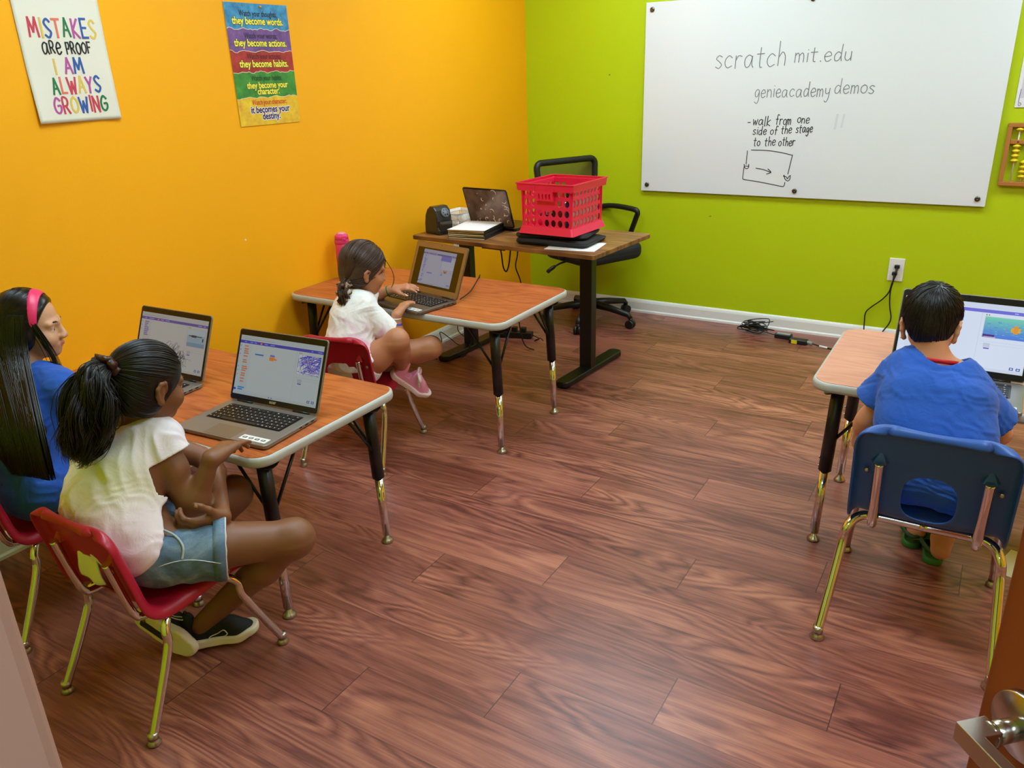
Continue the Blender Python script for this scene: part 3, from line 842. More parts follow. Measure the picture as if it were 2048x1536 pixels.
class CurlFrame:
    normal = Vector((1, 0, 0))
    def __call__(s, x, y, z=0):   # poster coordinates: x to the right (0..1 of width), y height above the lower edge
        u = min(max((x)/WPO, 0), 1); v = y/HPO
        d = .0046+.010*max(0, 1-v*3.2)*(1-u)**1.5+.006*max(0, (u-.75)/.25)*max(0, 1-v*2.5)
        if v > .70: d += .002*math.sin(u*16+v*24)*(v-.70)*3
        return Vector((d, -WPO/2+x, ZB+y))
CF = CurlFrame()
for s, cols, xh, y, wd, x0, x1 in (('MISTAKES', 'rybcgpby', .056, .262, .0066, .036, .262), ('I AM', 'y pb', .046, .150, .0066, .092, .190),
                                ('ALWAYS', 'gcrypb', .049, .090, .0066, .070, .238), ('GROWING', 'prybrrg', .048, .030, .0066, .060, .250)):
    m = MB(); stroke_text(m, s, x0, y, xh, wd, CF, jitter=.05, cols=[pk.index(c) if c != ' ' else 0 for c in cols], fit=x1-x0); m.build('lettering', pm, ps)
for s, x, x1 in (('aRe', .066, .128), ('PRooF', .146, .232)):
    m = MB(); stroke_text(m, s, x, .212, .034, .0048, CF, cols=[pk.index('k')]*len(s), fit=x1-x, jitter=.08); m.build('script_lettering', pm, ps)
m = MB()
hx, hy = WPO/2-.012, .405
out = []
for i in range(41):
    t_ = 2*PI*i/40; out.append((hx+.026*(math.sin(t_)**3), hy+.0016*(13*math.cos(t_)-5*math.cos(2*t_)-2*math.cos(3*t_)-math.cos(4*t_))))
for a in range(40):
    c0 = (hx, hy); tri = [CF(*c0)+Vector((.0004, 0, 0)), CF(*out[a])+Vector((.0004, 0, 0)), CF(*out[a+1])+Vector((.0004, 0, 0))]
    m.add(tri, [(0, 1, 2)], pk.index('p') if out[a][0]+out[a+1][0] < 2*hx+.01 else pk.index('k'))
m.build('heart', pm, ps)

# right poster: five torn colour bands with text
pp = thing('poster', 'poster of five torn colour bands beginning Watch your thoughts on the orange wall', 'poster', (0, -2.189, 1.5475), 0)
WP, HP = .334, .466
MB().box((.0025, 0, 0), (.001, WP, HP)).build('sheet', mat('poster card', (190, 150, 60), .5), pp)
def band_mat(name, c0, c1):
    n = N(name, .5); f = n.noise(n.tc.outputs['Object'], 24, 5, .65)
    n.put(n.b.inputs['Base Color'], n.ramp(f, [(.3, c0), (.7, c1)])); return n.m
bands = [(.0, .205, band_mat('poster blue', (38, 104, 150), (70, 160, 208))), (.205, .385, band_mat('poster violet', (92, 58, 120), (132, 88, 152))),
         (.385, .555, band_mat('poster red', (140, 26, 26), (186, 54, 50))), (.555, .765, band_mat('poster green', (40, 112, 34), (76, 154, 60))), (.765, 1.0, band_mat('poster yellow', (216, 150, 40), (240, 206, 40)))]
rnd = random.Random(5)
def tear(y, seed):
    r = random.Random(seed); return [(-WP/2+WP*i/28, HP/2-HP*y+(r.uniform(-.003, .003)+.003*math.sin(i*.9+seed) if 0 < y < 1 else 0)) for i in range(29)]
edge = MB()
for i, (y0, y1, bmtl) in enumerate(bands):
    t0, t1 = tear(y0, i), tear(y1, i+1)
    m = MB(); x = .0033
    vs = [(x, a, b) for a, b in t0]+[(x, a, b) for a, b in t1]
    m.add(vs, [(29+k, 29+k+1, k+1, k) for k in range(28)])
    m.build('colour_band', bmtl, pp)
    if i: edge.ribbon([(.0035, a, b) for a, b in t0], .0022, (1, 0, 0), 0, .0001)
edge.build('torn_edge', mat('torn paper edge', (225, 205, 170), .7), pp)
M_ytx = mat('yellow print', (244, 232, 70), .5); M_ktx = mat('dark print', (30, 34, 46), .5); M_rtx = mat('red print', (206, 70, 30), .5); M_ptx = mat('purple print', (58, 24, 92), .5); M_wtx = mat('white print', (240, 236, 225), .5)
M_vtx = mat('violet print', (54, 36, 80), .5); M_brtx = mat('brown red print', (92, 26, 26), .5); M_gtx = mat('green print', (18, 66, 34), .5)
def ptext(s, size, yc, zc, mtl, off=0.0, xs=.82, x=.0040, name='print'):
    """printed text; off thickens the strokes by stacking shifted copies"""
    vs, fs = text_mesh(s, size, 0.0, xs=xs); m = MB()
    sh = [(0, 0)]+[(off*math.cos(k*PI/6), off*math.sin(k*PI/6)) for k in range(12)]
    for k, (dy, dz) in enumerate(sh): m.add([(x+.00002*k, yc+v[0]+dy, zc+v[1]+dz) for v in vs], fs)
    m.build(name, mtl, pp)
for a, b, z1, z2, mt, dx in (('Watch your thoughts;', 'they become words.', .185, .155, M_ktx, .0), ('Watch your words;', 'they become actions.', .103, .073, M_vtx, .0), ('Watch your actions;', 'they become habits.', .025, -.006, M_brtx, .004)):
    ptext(a, .031, dx+.004, z1, mt, .0004, .72)
    ptext(b, .0385, dx, z2, M_ktx, .0026, .85, .0037); ptext(b, .0385, dx, z2, M_ytx, .0010, .85, .0041)
ptext('Watch your habits;', .030, .004, -.058, M_gtx, .0004, .72)
for s, z in (('they become your', -.088), ('character.', -.112)):
    ptext(s, .036, .006, z, M_ktx, .0026, .84, .0037); ptext(s, .036, .006, z, M_ytx, .0010, .84, .0041)
ptext('Watch your character;', .029, .004, -.152, M_rtx, .0004, .72)
for s, z in (('it becomes your', -.184), ('destiny.', -.211)):
    ptext(s, .038, .004, z, M_wtx, .0040, .86, .0037); ptext(s, .038, .004, z, M_ptx, .0012, .86, .0041)
MB().lathe([(0, 0), (.0055, 0), (.004, .005), (0, .006)], 12, 0, Matrix.Translation((.003, .02, .222)) @ Matrix.Rotation(PI/2, 4, 'Y')).build('push_pin', mat('pin', (224, 160, 60), .3), pp)

# abacus at the right of the board
ab = thing('abacus', 'wooden abacus with yellow beads hanging on the green wall right of the whiteboard', 'abacus', (0, 0, 0))
M_abw = mat('abacus wood', (176, 112, 48), .5, bump=(120, .1, .001)); M_bead = mat('yellow bead', (226, 200, 20), .3)
AX0, AX1, AZ0, AZ1 = 2.700, 3.30, .892, 1.188
f = MB()
f.box(((AX0+AX1)/2, -.016, AZ0+.010), (AX1-AX0, .026, .020)); f.box(((AX0+AX1)/2, -.016, AZ1-.010), (AX1-AX0, .026, .020))
f.box((AX0+.010, -.016, (AZ0+AZ1)/2), (.020, .026, AZ1-AZ0-.040)); f.box((AX1-.010, -.016, (AZ0+AZ1)/2), (.020, .026, AZ1-AZ0-.040))
f.box(((AX0+AX1)/2, -.016, 1.100), (AX1-AX0-.04, .020, .020))
f.build('frame', M_abw, ab, bevel=.002)
nx = 0
for i in range(13):
    x = AX0+.052+.0425*i
    MB().tube([(x, -.016, AZ0+.012), (x, -.016, AZ1-.012)], .003, 8).build('rod', mat('abacus rod', (225, 222, 212), .4), ab)
    if i == 0: bz = [1.158]+[1.080-.0225*k for k in range(4)]
    else: bz = [1.158]+[1.005-.0225*k for k in range(4)] if i % 2 else [1.122]+[1.080-.0225*k for k in range(4)]
    for z in bz:
        MB().lathe([(.003, -.0105), (.007, -.0095), (.0185, -.001), (.0185, .001), (.007, .0095), (.003, .0105)], 20, 0, Matrix.Translation((x, -.016, z))).build('bead', M_bead, ab)
    if i % 3 == 0:
        MB().lathe([(0, 0), (.004, 0), (.003, .002), (0, .002)], 10, 0, Matrix.Translation((x, -.0262, 1.10)) @ Matrix.Rotation(PI/2, 4, 'X')).build('dot', mat('dark dot', (60, 20, 12), .5), ab)
# paper sheet above the abacus
sh = MB(); sh.box((2.82, -.004, 1.50), (.222, .001, .485))
sheet = tag(sh.build('paper_sheet', mat('white printed paper', (228, 226, 228), .6)), 'white sheet of paper on the green wall above the abacus', 'paper')
m = MB(); m.box((2.82, -.0046, 1.40), (.19, .0004, .20)); m.build('printed_panel', mat('lilac grey print', (206, 200, 214), .6), sheet)
m = MB()
for x, z0, z1 in ((2.722, 1.28, 1.34),): m.ribbon([(x, -.0049, z0), (x+.002, -.0049, z1)], .002, (0, -1, 0))
m.ribbon([(2.728+.006*math.cos(a*.6), -.0049, 1.272+.007*math.sin(a*.6)) for a in range(12)], .0018, (0, -1, 0))
m.build('pencil_mark', M_inkb, sheet)

# outlets
M_plate = mat('white plastic plate', (232, 230, 224), .4)
def outlet(lab, loc, rz, w, h):
    t = thing('wall_outlet', lab, 'outlet', loc, rz)
    MB().box((0, -.003, 0), (w, .006, h)).build('cover_plate', M_plate, t, bevel=.002)
    for sz in (-1, 1):
        r_ = MB(); r_.prism(rrect(.032, .028, .010, 5), 0, .0015, 0, Matrix.Translation((0, -.0058, sz*.0195)) @ Matrix.Rotation(PI/2, 4, 'X'))
        r_.build('receptacle', mat('receptacle white', (222, 220, 212), .4), t)
        s_ = MB()
        for x in (-.006, .006): s_.box((x, -.0074, sz*.0195+.003), (.002, .0008, .008))
        s_.ball((0, -.0074, sz*.0195-.008), .0022, 0, 8); s_.build('slot', M_bezel, t)
    MB().lathe([(0, .0012), (.003, .0008), (.0032, 0), (0, 0)], 10, 0, Matrix.Translation((0, -.006, 0)) @ Matrix.Rotation(PI/2, 4, 'X')).build('screw', M_nickel, t)
    return t
outlet('white double wall outlet with two black plugs on the green wall', (2.300, 0, .423), 0, .077, .125)
outlet('white wall outlet on the orange wall under the office desk', (0, -.873, .535), PI/2, .077, .125)
def plug(lab, loc):
    t = thing('power_plug', lab, 'plug', loc, 0)
    MB().box((0, -.010, 0), (.026, .020, .020)).build('plug_body', M_blackpl, t, bevel=.005, seg=3)
    MB().tube([(0, -.014, -.006), (0, -.022, -.030), (0, -.020, -.044)], [.006, .0048, .004], 10).build('strain_relief', M_rubber, t)
    return t
plug('black plug in the upper socket of the green wall outlet', (2.305, -.0068, .4425))
plug('black plug in the lower socket of the green wall outlet', (2.297, -.0068, .4035))
def cable(lab, pts, r=.0035, n=8, name='power_cable', group=None):
    m = MB(); m.tube(spline(pts, n), r, 8); return tag(m.build(name, M_cable), lab, 'cable', group)
cable('black cable from the outlet running down left behind the pinkish table', [(2.305, -.028, .395), (2.292, -.026, .35), (2.283, -.02, .30), (2.255, -.018, .255), (2.205, -.018, .205), (2.180, -.02, .17), (2.180, -.024, .12), (2.186, -.04, .06), (2.20, -.10, .006), (2.32, -.35, .005), (2.45, -.62, .005)])
cable('black cable from the outlet with a bend to the right behind the pinkish table', [(2.297, -.028, .357), (2.290, -.024, .30), (2.298, -.022, .22), (2.312, -.022, .16), (2.306, -.022, .12), (2.280, -.024, .07), (2.272, -.04, .03), (2.30, -.12, .006), (2.45, -.40, .005), (2.62, -.62, .005)])

# cable tangle and adapters by the back baseboard
rnd = random.Random(17)
pts = []
for i in range(34):
    a = i*2.35+rnd.uniform(-.5, .5); r_ = rnd.uniform(.45, 1.0)
    pts.append((1.60+.115*r_*math.cos(a), -.12-.07*r_*math.sin(a)*.9, .012+.085*abs(math.sin(a*1.3+1))*rnd.uniform(.2, 1)))
pts = [(p[0], min(p[1], -.03), p[2]) for p in pts]
pts += [(1.70, -.16, .02), (1.745, -.172, .020)]
cable('tangled black cable lying against the white baseboard below the whiteboard', pts, .0028, 7, 'cable_tangle')
def adapter(lab, loc, rz, dims, yellow):
    t = thing('power_adapter', lab, 'power adapter', loc, rz)
    MB().box((0, 0, dims[2]/2), dims).build('adapter_body', M_blackpl, t, bevel=.006, seg=3)
    if yellow: MB().box((-.018, -dims[1]/2-.0003, dims[2]/2), (.032, .0008, .022)).build('yellow_label', mat('yellow sticker', (222, 200, 20), .5), t)
    else: MB().box((0, 0, dims[2]+.0002), (dims[0]*.8, dims[1]*.6, .0006)).build('spec_label', mat('grey label', (150, 158, 158), .5), t)
    return t
adapter('black laptop power adapter with grey label next to the tangled cable', (1.775, -.155, 0), math.radians(-4), (.095, .045, .028), False)
adapter('black laptop power adapter with a yellow sticker on its side', (1.872, -.215, 0), math.radians(-4), (.098, .048, .028), True)
c = cable('black adapter cord with white tag running under the pinkish table', [(1.918, -.218, .016), (1.94, -.221, .014), (2.0, -.232, .006), (2.08, -.258, .005), (2.2, -.32, .005), (2.36, -.42, .005), (2.52, -.66, .005)], .0042)
MB().tube([(1.99, -.231, .0075), (2.035, -.242, .006)], .0056, 10).build('white_tag', mat('white tag', (228, 228, 222), .5), c)
MB().tube([(1.918, -.218, .016), (1.95, -.2225, .012)], .010, 12).build('connector', mat('grey connector', (140, 140, 140), .5), c)

# ================================================================== office desk corner
DH = .714
dk = thing('office_desk', 'brown wood effect office desk on black T legs in the corner under the pink crate', 'desk', (.688, -1.200, 0), math.radians(-4.2))
DW, DD, DT = 1.09, .58, .020
MB().prism(rrect(DW, DD, .018, 5), DH-DT, DH).build('desktop', M_desktop, dk, bevel=.0015)
for sx in (-1, 1):
    x = sx*.388-.078
    l = MB(); l.box((x, .065, .36), (.07, .052, .66)); l.box((x, .065, .20), (.062, .046, .36)); l.box((x, .03, DH-DT-.012), (.06, .46, .022))
    lo = l.build('leg_column', M_black, dk, bevel=.004)
    ft = MB(); ft.prism(rrect(.075, .60, .03, 5, x, .09), .004, .034); ft.build('foot', M_black, lo, bevel=.006, seg=3)
cb = MB(); cb.box((-.078, .065, DH-DT-.03), (.72, .035, .045)); cb.build('crossbar', M_black, dk)
bx = MB(); bx.box((-.325, .14, DH-DT-.062), (.11, .10, .07)); bx.build('control_box', M_blackpl, dk, bevel=.005)
MB().prism(rrect(.14, .006, .002, 2, -.02, -DD/2+.008), DH-DT-.006, DH-DT).build('cable_tray', M_black, dk)
def DKP(x, y, z): # desk-local to world
    return dk.matrix_basis @ Vector((x, y, z))
bpy.context.view_layer.update()

# pink crate
M_pink = mat('hot pink crate plastic', (238, 34, 76), .35, sss=.0)
crz = math.radians(-3)
cr = thing('storage_crate', 'hot pink plastic crate with round holes on top of black laptop sleeves', 'crate', (.925, -1.285, .772), crz)
CW, CD, CH = .288, .310, .236
def holed_panel(w0, w1, h, thick, holes, Mx, name, parent, z0=0.0):
    """panel with round holes: a plate minus discs, made by filling the outline and hole loops"""
    bm = bmesh.new()
    def loop(pts):
        v = [bm.verts.new((x, y, 0)) for x, y in pts]; return [bm.edges.new((v[i], v[(i+1) % len(v)])) for i in range(len(v))]
    E = loop([(-w0/2, z0), (w0/2, z0), (w1/2, h), (-w1/2, h)])
    for hx, hy, rx, ry in holes:
        E += loop([(hx+rx*math.cos(2*PI*k/18), hy+ry*math.sin(2*PI*k/18)) for k in range(18)])
    bmesh.ops.triangle_fill(bm, use_beauty=True, use_dissolve=False, edges=E)
    r = bmesh.ops.extrude_face_region(bm, geom=bm.faces[:])
    bmesh.ops.translate(bm, vec=(0, 0, thick), verts=[g for g in r['geom'] if isinstance(g, bmesh.types.BMVert)])
    bmesh.ops.recalc_face_normals(bm, faces=bm.faces)
    me = bpy.data.meshes.new(name); bm.to_mesh(me); bm.free(); me.materials.append(M_pink)
    me.transform(Mx)
    o = bpy.data.objects.new(name, me); COL.objects.link(o); o.parent = parent
    return o
ph = CH-.045
# front/back (along X) with a blank centre and a handle
for sgn in (-1, 1):
    hs = []
    for r_ in range(4):
        for c_ in range(7):
            if r_ >= 2 and 2 <= c_ <= 4: continue
            hs.append((-.108+.036*c_, .028+.046*r_, .0132, .0165))
    Mx = Matrix.Translation((0, sgn*CD/2*.94, .025)) @ Matrix.Rotation(PI if sgn > 0 else 0, 4, 'Z') @ Matrix.Rotation(math.radians(90-1.5), 4, 'X')
    holed_panel(CW*.94, CW*.99, ph+.01, -.004, hs, Mx, 'side_panel', cr)
for sgn in (-1, 1):
    hs = [(-.119+.034*c_, .028+.046*r_, .0118, .0165) for r_ in range(4) for c_ in range(8)]
    Mx = Matrix.Translation((sgn*CW/2*.94, 0, .025)) @ Matrix.Rotation(sgn*PI/2, 4, 'Z') @ Matrix.Rotation(math.radians(90-1.5), 4, 'X')
    holed_panel(CD*.94, CD*.99, ph+.01, -.004, hs, Mx, 'end_panel', cr)
def rect_ring(mb, w0, d0, z0, w1, d1, z1, th):
    def rr(w_, d_, z_): return [(x, y, z_) for x, y in rrect(w_, d_, .010, 3)]
    A, B, C_, D_ = rr(w0, d0, z0), rr(w1, d1, z1), rr(w1-2*th, d1-2*th, z1), rr(w0-2*th, d0-2*th, z0); n = len(A)
    vs = A+B+C_+D_; fs = []
    for q in range(4):
        p = (q+1) % 4
        for k in range(n): fs.append((q*n+k, q*n+(k+1) % n, p*n+(k+1) % n, p*n+k))
    mb.add(vs, fs)
m = MB()
rect_ring(m, CW*1.06, CD*1.06, CH-.036, CW*1.085, CD*1.085, CH, .004); rect_ring(m, CW*1.06, CD*1.06, CH-.036, CW*1.058, CD*1.058, CH-.033, .014)
rect_ring(m, CW*1.11, CD*1.11, CH-.004, CW*1.11, CD*1.11, CH, .012)
for x in (-.052, .052): m.box((x, -CD*.5*1.08, CH-.018), (.004, .004, .034))
for x in (-.008, 0, .008): m.box((CW*.5*1.055+x*.3, -CD*.5*1.055-x*.0, CH-.018), (.003, .003, .034))
m.build('rim', M_pink, cr)
m = MB(); rect_ring(m, CW*1.05, CD*1.05, 0, CW*.97, CD*.97, .034, .006); m.box((0, 0, .002), (CW*1.0, CD*1.0, .004)); m.build('base_skirt', M_pink, cr)
hg = holed_panel(.100, .088, .044, -.008, [(-.028+.0187*k, .020, .005, .013) for k in range(4)], Matrix.Translation((0, -CD/2*1.065, CH-.078)) @ Matrix.Rotation(PI/2, 4, 'X'), 'handle', cr)
# things standing in the crate
rnd = random.Random(23)
for i, (c, x, hh) in enumerate((((230, 228, 222), .115, .19), ((60, 50, 110), .095, .20), ((236, 232, 226), .074, .14), ((120, 60, 30), .050, .12), ((70, 30, 40), .02, .11), ((60, 28, 40), -.02, .08))):
    b = MB().box((0, 0, hh/2), (.013, .23, hh)).build('notebook', mat('crate notebook %d' % i, c, .6), bevel=.001)
    b.location = cr.matrix_basis @ Vector((x, .0, .006)); b.rotation_euler = (0, 0, crz)
    if i < 2: b.rotation_euler = (0, .0, crz)
    tag(b, ('white notebook at the right end inside the pink crate', 'violet notebook second from the right end in the pink crate', 'short white notebook in the pink crate', 'brown notebook standing in the middle of the pink crate', 'dark red notebook in the pink crate, left of the brown one', 'low plum coloured notebook in the pink crate, farthest left')[i], 'notebook', 'notebooks inside the crate')

# black laptop sleeves under the crate, paper under them
M_fab = mat('black neoprene', (22, 21, 23), .75, bump=(500, .15, .001))
def sleeve(lab, loc, rz, w, d, h, fold):
    t = thing('laptop_sleeve', lab, 'laptop sleeve', loc, rz, 'black laptop sleeves')
    mb = MB(); n = 26; vs = []; fs = []
    ring = rrect(w, d, .03, 5); k = len(ring)
    for off, z in ((-.010, 0), (-.002, .18), (0, .5), (-.003, .8), (-.014, 1.0)):
        for i, (x, y) in enumerate(ring):
            sx, sy = x*(1+2*off/w), y*(1+2*off/d)
            zz = z*h*(1+fold*math.sin(x*21+y*9)*.35)+ (fold*.004*math.sin(x*17) if z > .3 else 0)
            vs.append((sx, sy, max(zz, 0)))
    for r_ in range(4):
        for i in range(k): fs.append((r_*k+i, r_*k+(i+1) % k, (r_+1)*k+(i+1) % k, (r_+1)*k+i))
    fs.append(tuple(range(k-1, -1, -1))); fs.append(tuple(4*k+i for i in range(k)))
    mb.add(vs, fs, 0, True); mb.build('sleeve_body', M_fab, t)
    z = MB(); zp = [(x*1.003, y*1.003, h*.52) for x, y in ring]; z.tube(zp, .0022, 6, closed=True); z.build('zipper', M_blackpl, t)
    return t
sleeve('lowest black laptop sleeve, lying partly on the white paper', (.925, -1.300, DH+.0025), math.radians(2), .375, .265, .026, .5)
sleeve('black laptop sleeve directly under the pink crate', (.900, -1.285, DH+.0305), math.radians(9), .36, .25, .024, .25)
tag(MB().box((0, 0, .0006), (.245, .20, .0012)).build('paper_sheet', mat('white copy paper', (236, 236, 234), .6)), 'white paper sheet sticking out under the black laptop sleeves', 'paper')
pb = bpy.data.objects['paper_sheet.001']; pb.location = (1.04, -1.372, DH+.0006); pb.rotation_euler = (0, 0, math.radians(8))

# notebooks
NB = [mat('black notebook cover', (18, 18, 20), .5), mat('cream page block', (232, 220, 180), .7)]
nbx, nby = .432, -1.305
for i in range(5):
    t = thing('notebook', ('lowest black notebook of the stack on the office desk', 'second lowest black notebook of the desk stack', 'middle black notebook of the desk stack', 'second black notebook from the top of the desk stack', 'topmost black notebook of the desk stack, below the loose white sheets')[i], 'notebook', (nbx+[.006, .0, .004, -.002, .002][i], nby+[-.002, .004, 0, .006, .002][i], DH+.0085*i), math.radians(8+[0, 1.5, -1, 1, 0][i]), 'black notebooks stacked on the desk')
    c = MB(); c.box((0, 0, .0006), (.205, .245, .0012)); c.box((0, 0, .0077), (.205, .245, .0012)); c.box((.102, 0, .0042), (.0015, .245, .0082)); c.build('cover', NB[0], t, bevel=.0005)
    MB().box((-.002, .0, .00415), (.199, .240, .0056)).build('pages', NB[1], t)
for i in range(3):
    tag(MB().box((0, 0, .0006), (.20, .255, .0010)).build('paper_sheet', mat('white sheet', (240, 240, 240), .6)), ('lowest loose white sheet on the black notebooks', 'middle loose white sheet on the black notebooks', 'top loose white sheet on the black notebooks')[i], 'paper', 'loose sheets on the notebooks')
    o = [x for x in bpy.data.objects if x.name.startswith('paper_sheet')][-1]
    o.location = (nbx-.004+.003*i, nby+.004-.003*i, DH+.0428+.0013*i); o.rotation_euler = (0, 0, math.radians(8.5+1.2*i))

# laptop with crescent-moon cover, seen from behind
lp = thing('laptop', 'laptop with brown crescent moon cover open on the office desk, seen from behind', 'laptop', (.452, -1.045, DH+.0005), math.radians(174.5), 'open laptops')
MB().prism(rrect(.29, .215, .014, 4), .002, .016).build('base', M_bezel, lp, bevel=.002)
lid = empty('lid', (0, .108, .017)); lid.parent = lp; lid.rotation_euler = (math.radians(72), 0, 0)
MB().prism(rrect(.29, .215, .014, 4, 0, .1085), -.004, .002).build('lid_shell', M_bezel, lid, bevel=.0015)
def moon_mat():
    n = N('brown glossy lid cover', .22); f = n.noise(n.tc.outputs['Object'], 14, 4, .6)
    n.put(n.b.inputs['Base Color'], n.ramp(f, [(.3, (92, 68, 54)), (.6, (132, 104, 88)), (.8, (158, 130, 114))])); n.b.inputs['Metallic'].default_value = .3; return n.m
MB().prism(rrect(.276, .200, .010, 4, 0, .1085), -.0046, -.0038).build('cover_skin', moon_mat(), lid)
rnd = random.Random(9); M_moon = mat('cream moon print', (222, 200, 178), .4)
for i in range(26):
    m = MB()
    cx, cy, r_ = rnd.uniform(-.122, .122), rnd.uniform(.02, .195), rnd.uniform(.005, .017); a0 = rnd.uniform(0, 6)
    if i % 3 == 0:
        m.lathe([(0, 0), (r_*.35, 0), (r_*.3, -.0003), (0, -.0003)], 8, 0, Matrix.Translation((cx, cy, -.0046)))
        m.build('star_print', M_moon, lid)
    else:
        P1 = [(cx+r_*math.cos(a0+t_*.25), cy+r_*math.sin(a0+t_*.25), -.0047) for t_ in range(13)]
        vs = []
        for k, p in enumerate(P1):
            h_ = .0004+.0018*math.sin(PI*k/12); d_ = Vector((p[0]-cx, p[1]-cy, 0)).normalized()
            vs += [Vector(p)+d_*h_, Vector(p)-d_*h_]
        m.add(vs, [(2*k, 2*k+1, 2*k+3, 2*k+2) for k in range(12)]); m.build('moon_print', M_moon, lid)

# pencil sharpener
sp = thing('pencil_sharpener', 'black electric pencil sharpener with round grey dial on the office desk', 'pencil sharpener', (.225, -1.340, DH), math.radians(72))
prof = [(-.062, 0), (.064, 0), (.064, .026), (.052, .034), (.050, .090), (.040, .122), (.018, .142), (-.010, .143), (-.035, .126), (-.053, .095), (-.062, .050)]
mb = MB(); mb.prism([(a, b) for a, b in prof], -.048, .048, 0, Matrix(((0, 0, 1, 0), (-1, 0, 0, 0), (0, 1, 0, 0), (0, 0, 0, 1))))
mb.build('housing', mat('charcoal plastic', (38, 36, 34), .28), sp, bevel=.008, seg=4)
MB().box((0, -.052, .042), (.078, .030, .058)).build('shavings_drawer', mat('smoked clear plastic', (64, 56, 46), .08, trans=.45), sp, bevel=.004)
mm = Matrix.Translation((.008, -.044, .108)) @ Matrix.Rotation(PI/2-.45, 4, 'X')
d = MB(); d.lathe([(0, 0), (.023, 0), (.025, .004), (.023, .011), (0, .011)], 28, 0, mm); dl = d.build('hole_dial', mat('blue grey dial', (110, 116, 122), .4), sp)
hl = MB()
for k in range(6):
    a = 2*PI*k/6; hl.lathe([(0, .0112), (.0022+.0006*k, .0112), (.0022+.0006*k, .0118), (0, .0118)], 12, 0, mm @ Matrix.Translation((.0145*math.cos(a), .0145*math.sin(a), 0)))
hl.build('pencil_hole', M_bezel, dl)
# white basket with markers
bk = thing('plastic_basket', 'white slotted plastic basket of markers against the orange wall', 'basket', (.190, -1.105, DH), math.radians(-4))
m = MB(); BW, BD, BH = .14, .19, .078
m.box((0, 0, .002), (BW*.9, BD*.9, .004))
for sx in (-1, 1):
    for i in range(22):
        y = -BD/2+.008+(BD-.016)*i/21; m.tube([(sx*BW*.46, y*.94, .004), (sx*BW*.5, y, BH-.008)], .0022, 6)
for sy in (-1, 1):
    for i in range(16):
        x = -BW/2+.008+(BW-.016)*i/15; m.tube([(x*.94, sy*BD*.46, .004), (x, sy*BD*.5, BH-.008)], .0022, 6)
rect_ring(m, BW*1.0, BD*1.0, BH-.014, BW*1.05, BD*1.03, BH, .004); rect_ring(m, BW*.965, BD*.965, BH*.48, BW*.97, BD*.97, BH*.54, .003)
m.build('basket_wall', mat('white basket plastic', (230, 226, 218), .4), bk)
MK = ((206, 52, 60), (190, 40, 52), (226, 180, 60), (60, 90, 160), (200, 70, 70), (214, 90, 60), (120, 60, 60), (210, 60, 70), (70, 130, 90))
MN = ('red', 'dark red', 'yellow', 'blue', 'brick red', 'orange', 'brown', 'coral', 'green')
for i in range(9):
    x = -.050+.0125*i; t = thing('marker', MN[i]+' marker lying in the white basket', 'marker', bk.matrix_basis @ Vector((x, 0, .012)), math.radians(-4), 'markers in the basket')
    MB().tube([(0, -.07, 0), (0, .035, 0)], .0056, 10).build('barrel', mat('marker white', (225, 215, 205), .4), t)
    MB().tube([(0, .035, 0), (0, .072, 0)], .0059, 10).build('cap', mat('marker '+MN[i], MK[i], .4), t)
# desk cables
cable('black cable hanging in a loop under the office desk', [DKP(-.30, .10, DH-.03), DKP(-.26, .10, .60), DKP(-.245, .10, .50), DKP(-.225, .10, .475), DKP(-.205, .10, .52), DKP(-.19, .10, .62), DKP(-.185, .10, DH-.03)], .0042)
cable('black cable dropping from the office desk to the floor', [DKP(-.165, .12, DH-.03), DKP(-.160, .12, .58), DKP(-.175, .12, .50), DKP(-.150, .13, .40), DKP(-.17, .13, .2), DKP(-.16, .16, .05), DKP(-.12, .2, .008)], .0036)
cable('thin black cable from the bronze laptop draped behind the middle table', [(.822, -2.03, .597), (.80, -1.92, .602), (.70, -1.70, .602), (.655, -1.625, .585), (.60, -1.60, .45), (.50, -1.5, .2), (.30, -1.30, .02), (.15, -1.2, .006)], .0026)
cable('black cable looping over the floor by the left baseboard', [(.036, -1.46, .16), (.034, -1.40, .10), (.04, -1.34, .03), (.06, -1.28, .006), (.12, -1.32, .006), (.10, -1.22, .05), (.05, -1.16, .09), (.06, -1.08, .03), (.14, -1.10, .006), (.13, -1.00, .006), (.05, -.98, .05), (.045, -.95, .14), (.04, -.90, .45), (.02, -.875, .52)], .0028)
cable('thin cable hanging along the orange wall behind the middle table', [(.05, -1.60, .30), (.04, -1.5, .18), (.045, -1.42, .08), (.10, -1.36, .006), (.17, -1.36, .006)], .0022)
# power strip
st = thing('power_strip', 'black power strip with plugs on the floor under the office desk', 'power strip', (.33, -.82, 0), math.radians(14))
MB().box((0, 0, .02), (.26, .05, .036)).build('strip_body', M_blackpl, st, bevel=.005)
for i in range(4): MB().box((-.09+.055*i, 0, .05), (.032, .034, .03)).build('plug', M_blackpl, st, bevel=.004)
m = MB(); m.tube(spline([(.13, 0, .02), (.18, -.03, .01), (.16, -.06, .006), (.20, -.08, .03), (.21, -.05, .006)], 8), .003, 8); m.build('cord', M_cable, st)

# ------------------------------------------------------------------ office chair
FX, FY = .90, -.43; fl = math.hypot(FX, FY); FX, FY = FX/fl, FY/fl
oc = thing('office_chair', 'black mesh back office chair on castors behind the office desk', 'chair', (.615, -.315, 0), math.atan2(FY, FX)-PI/2)
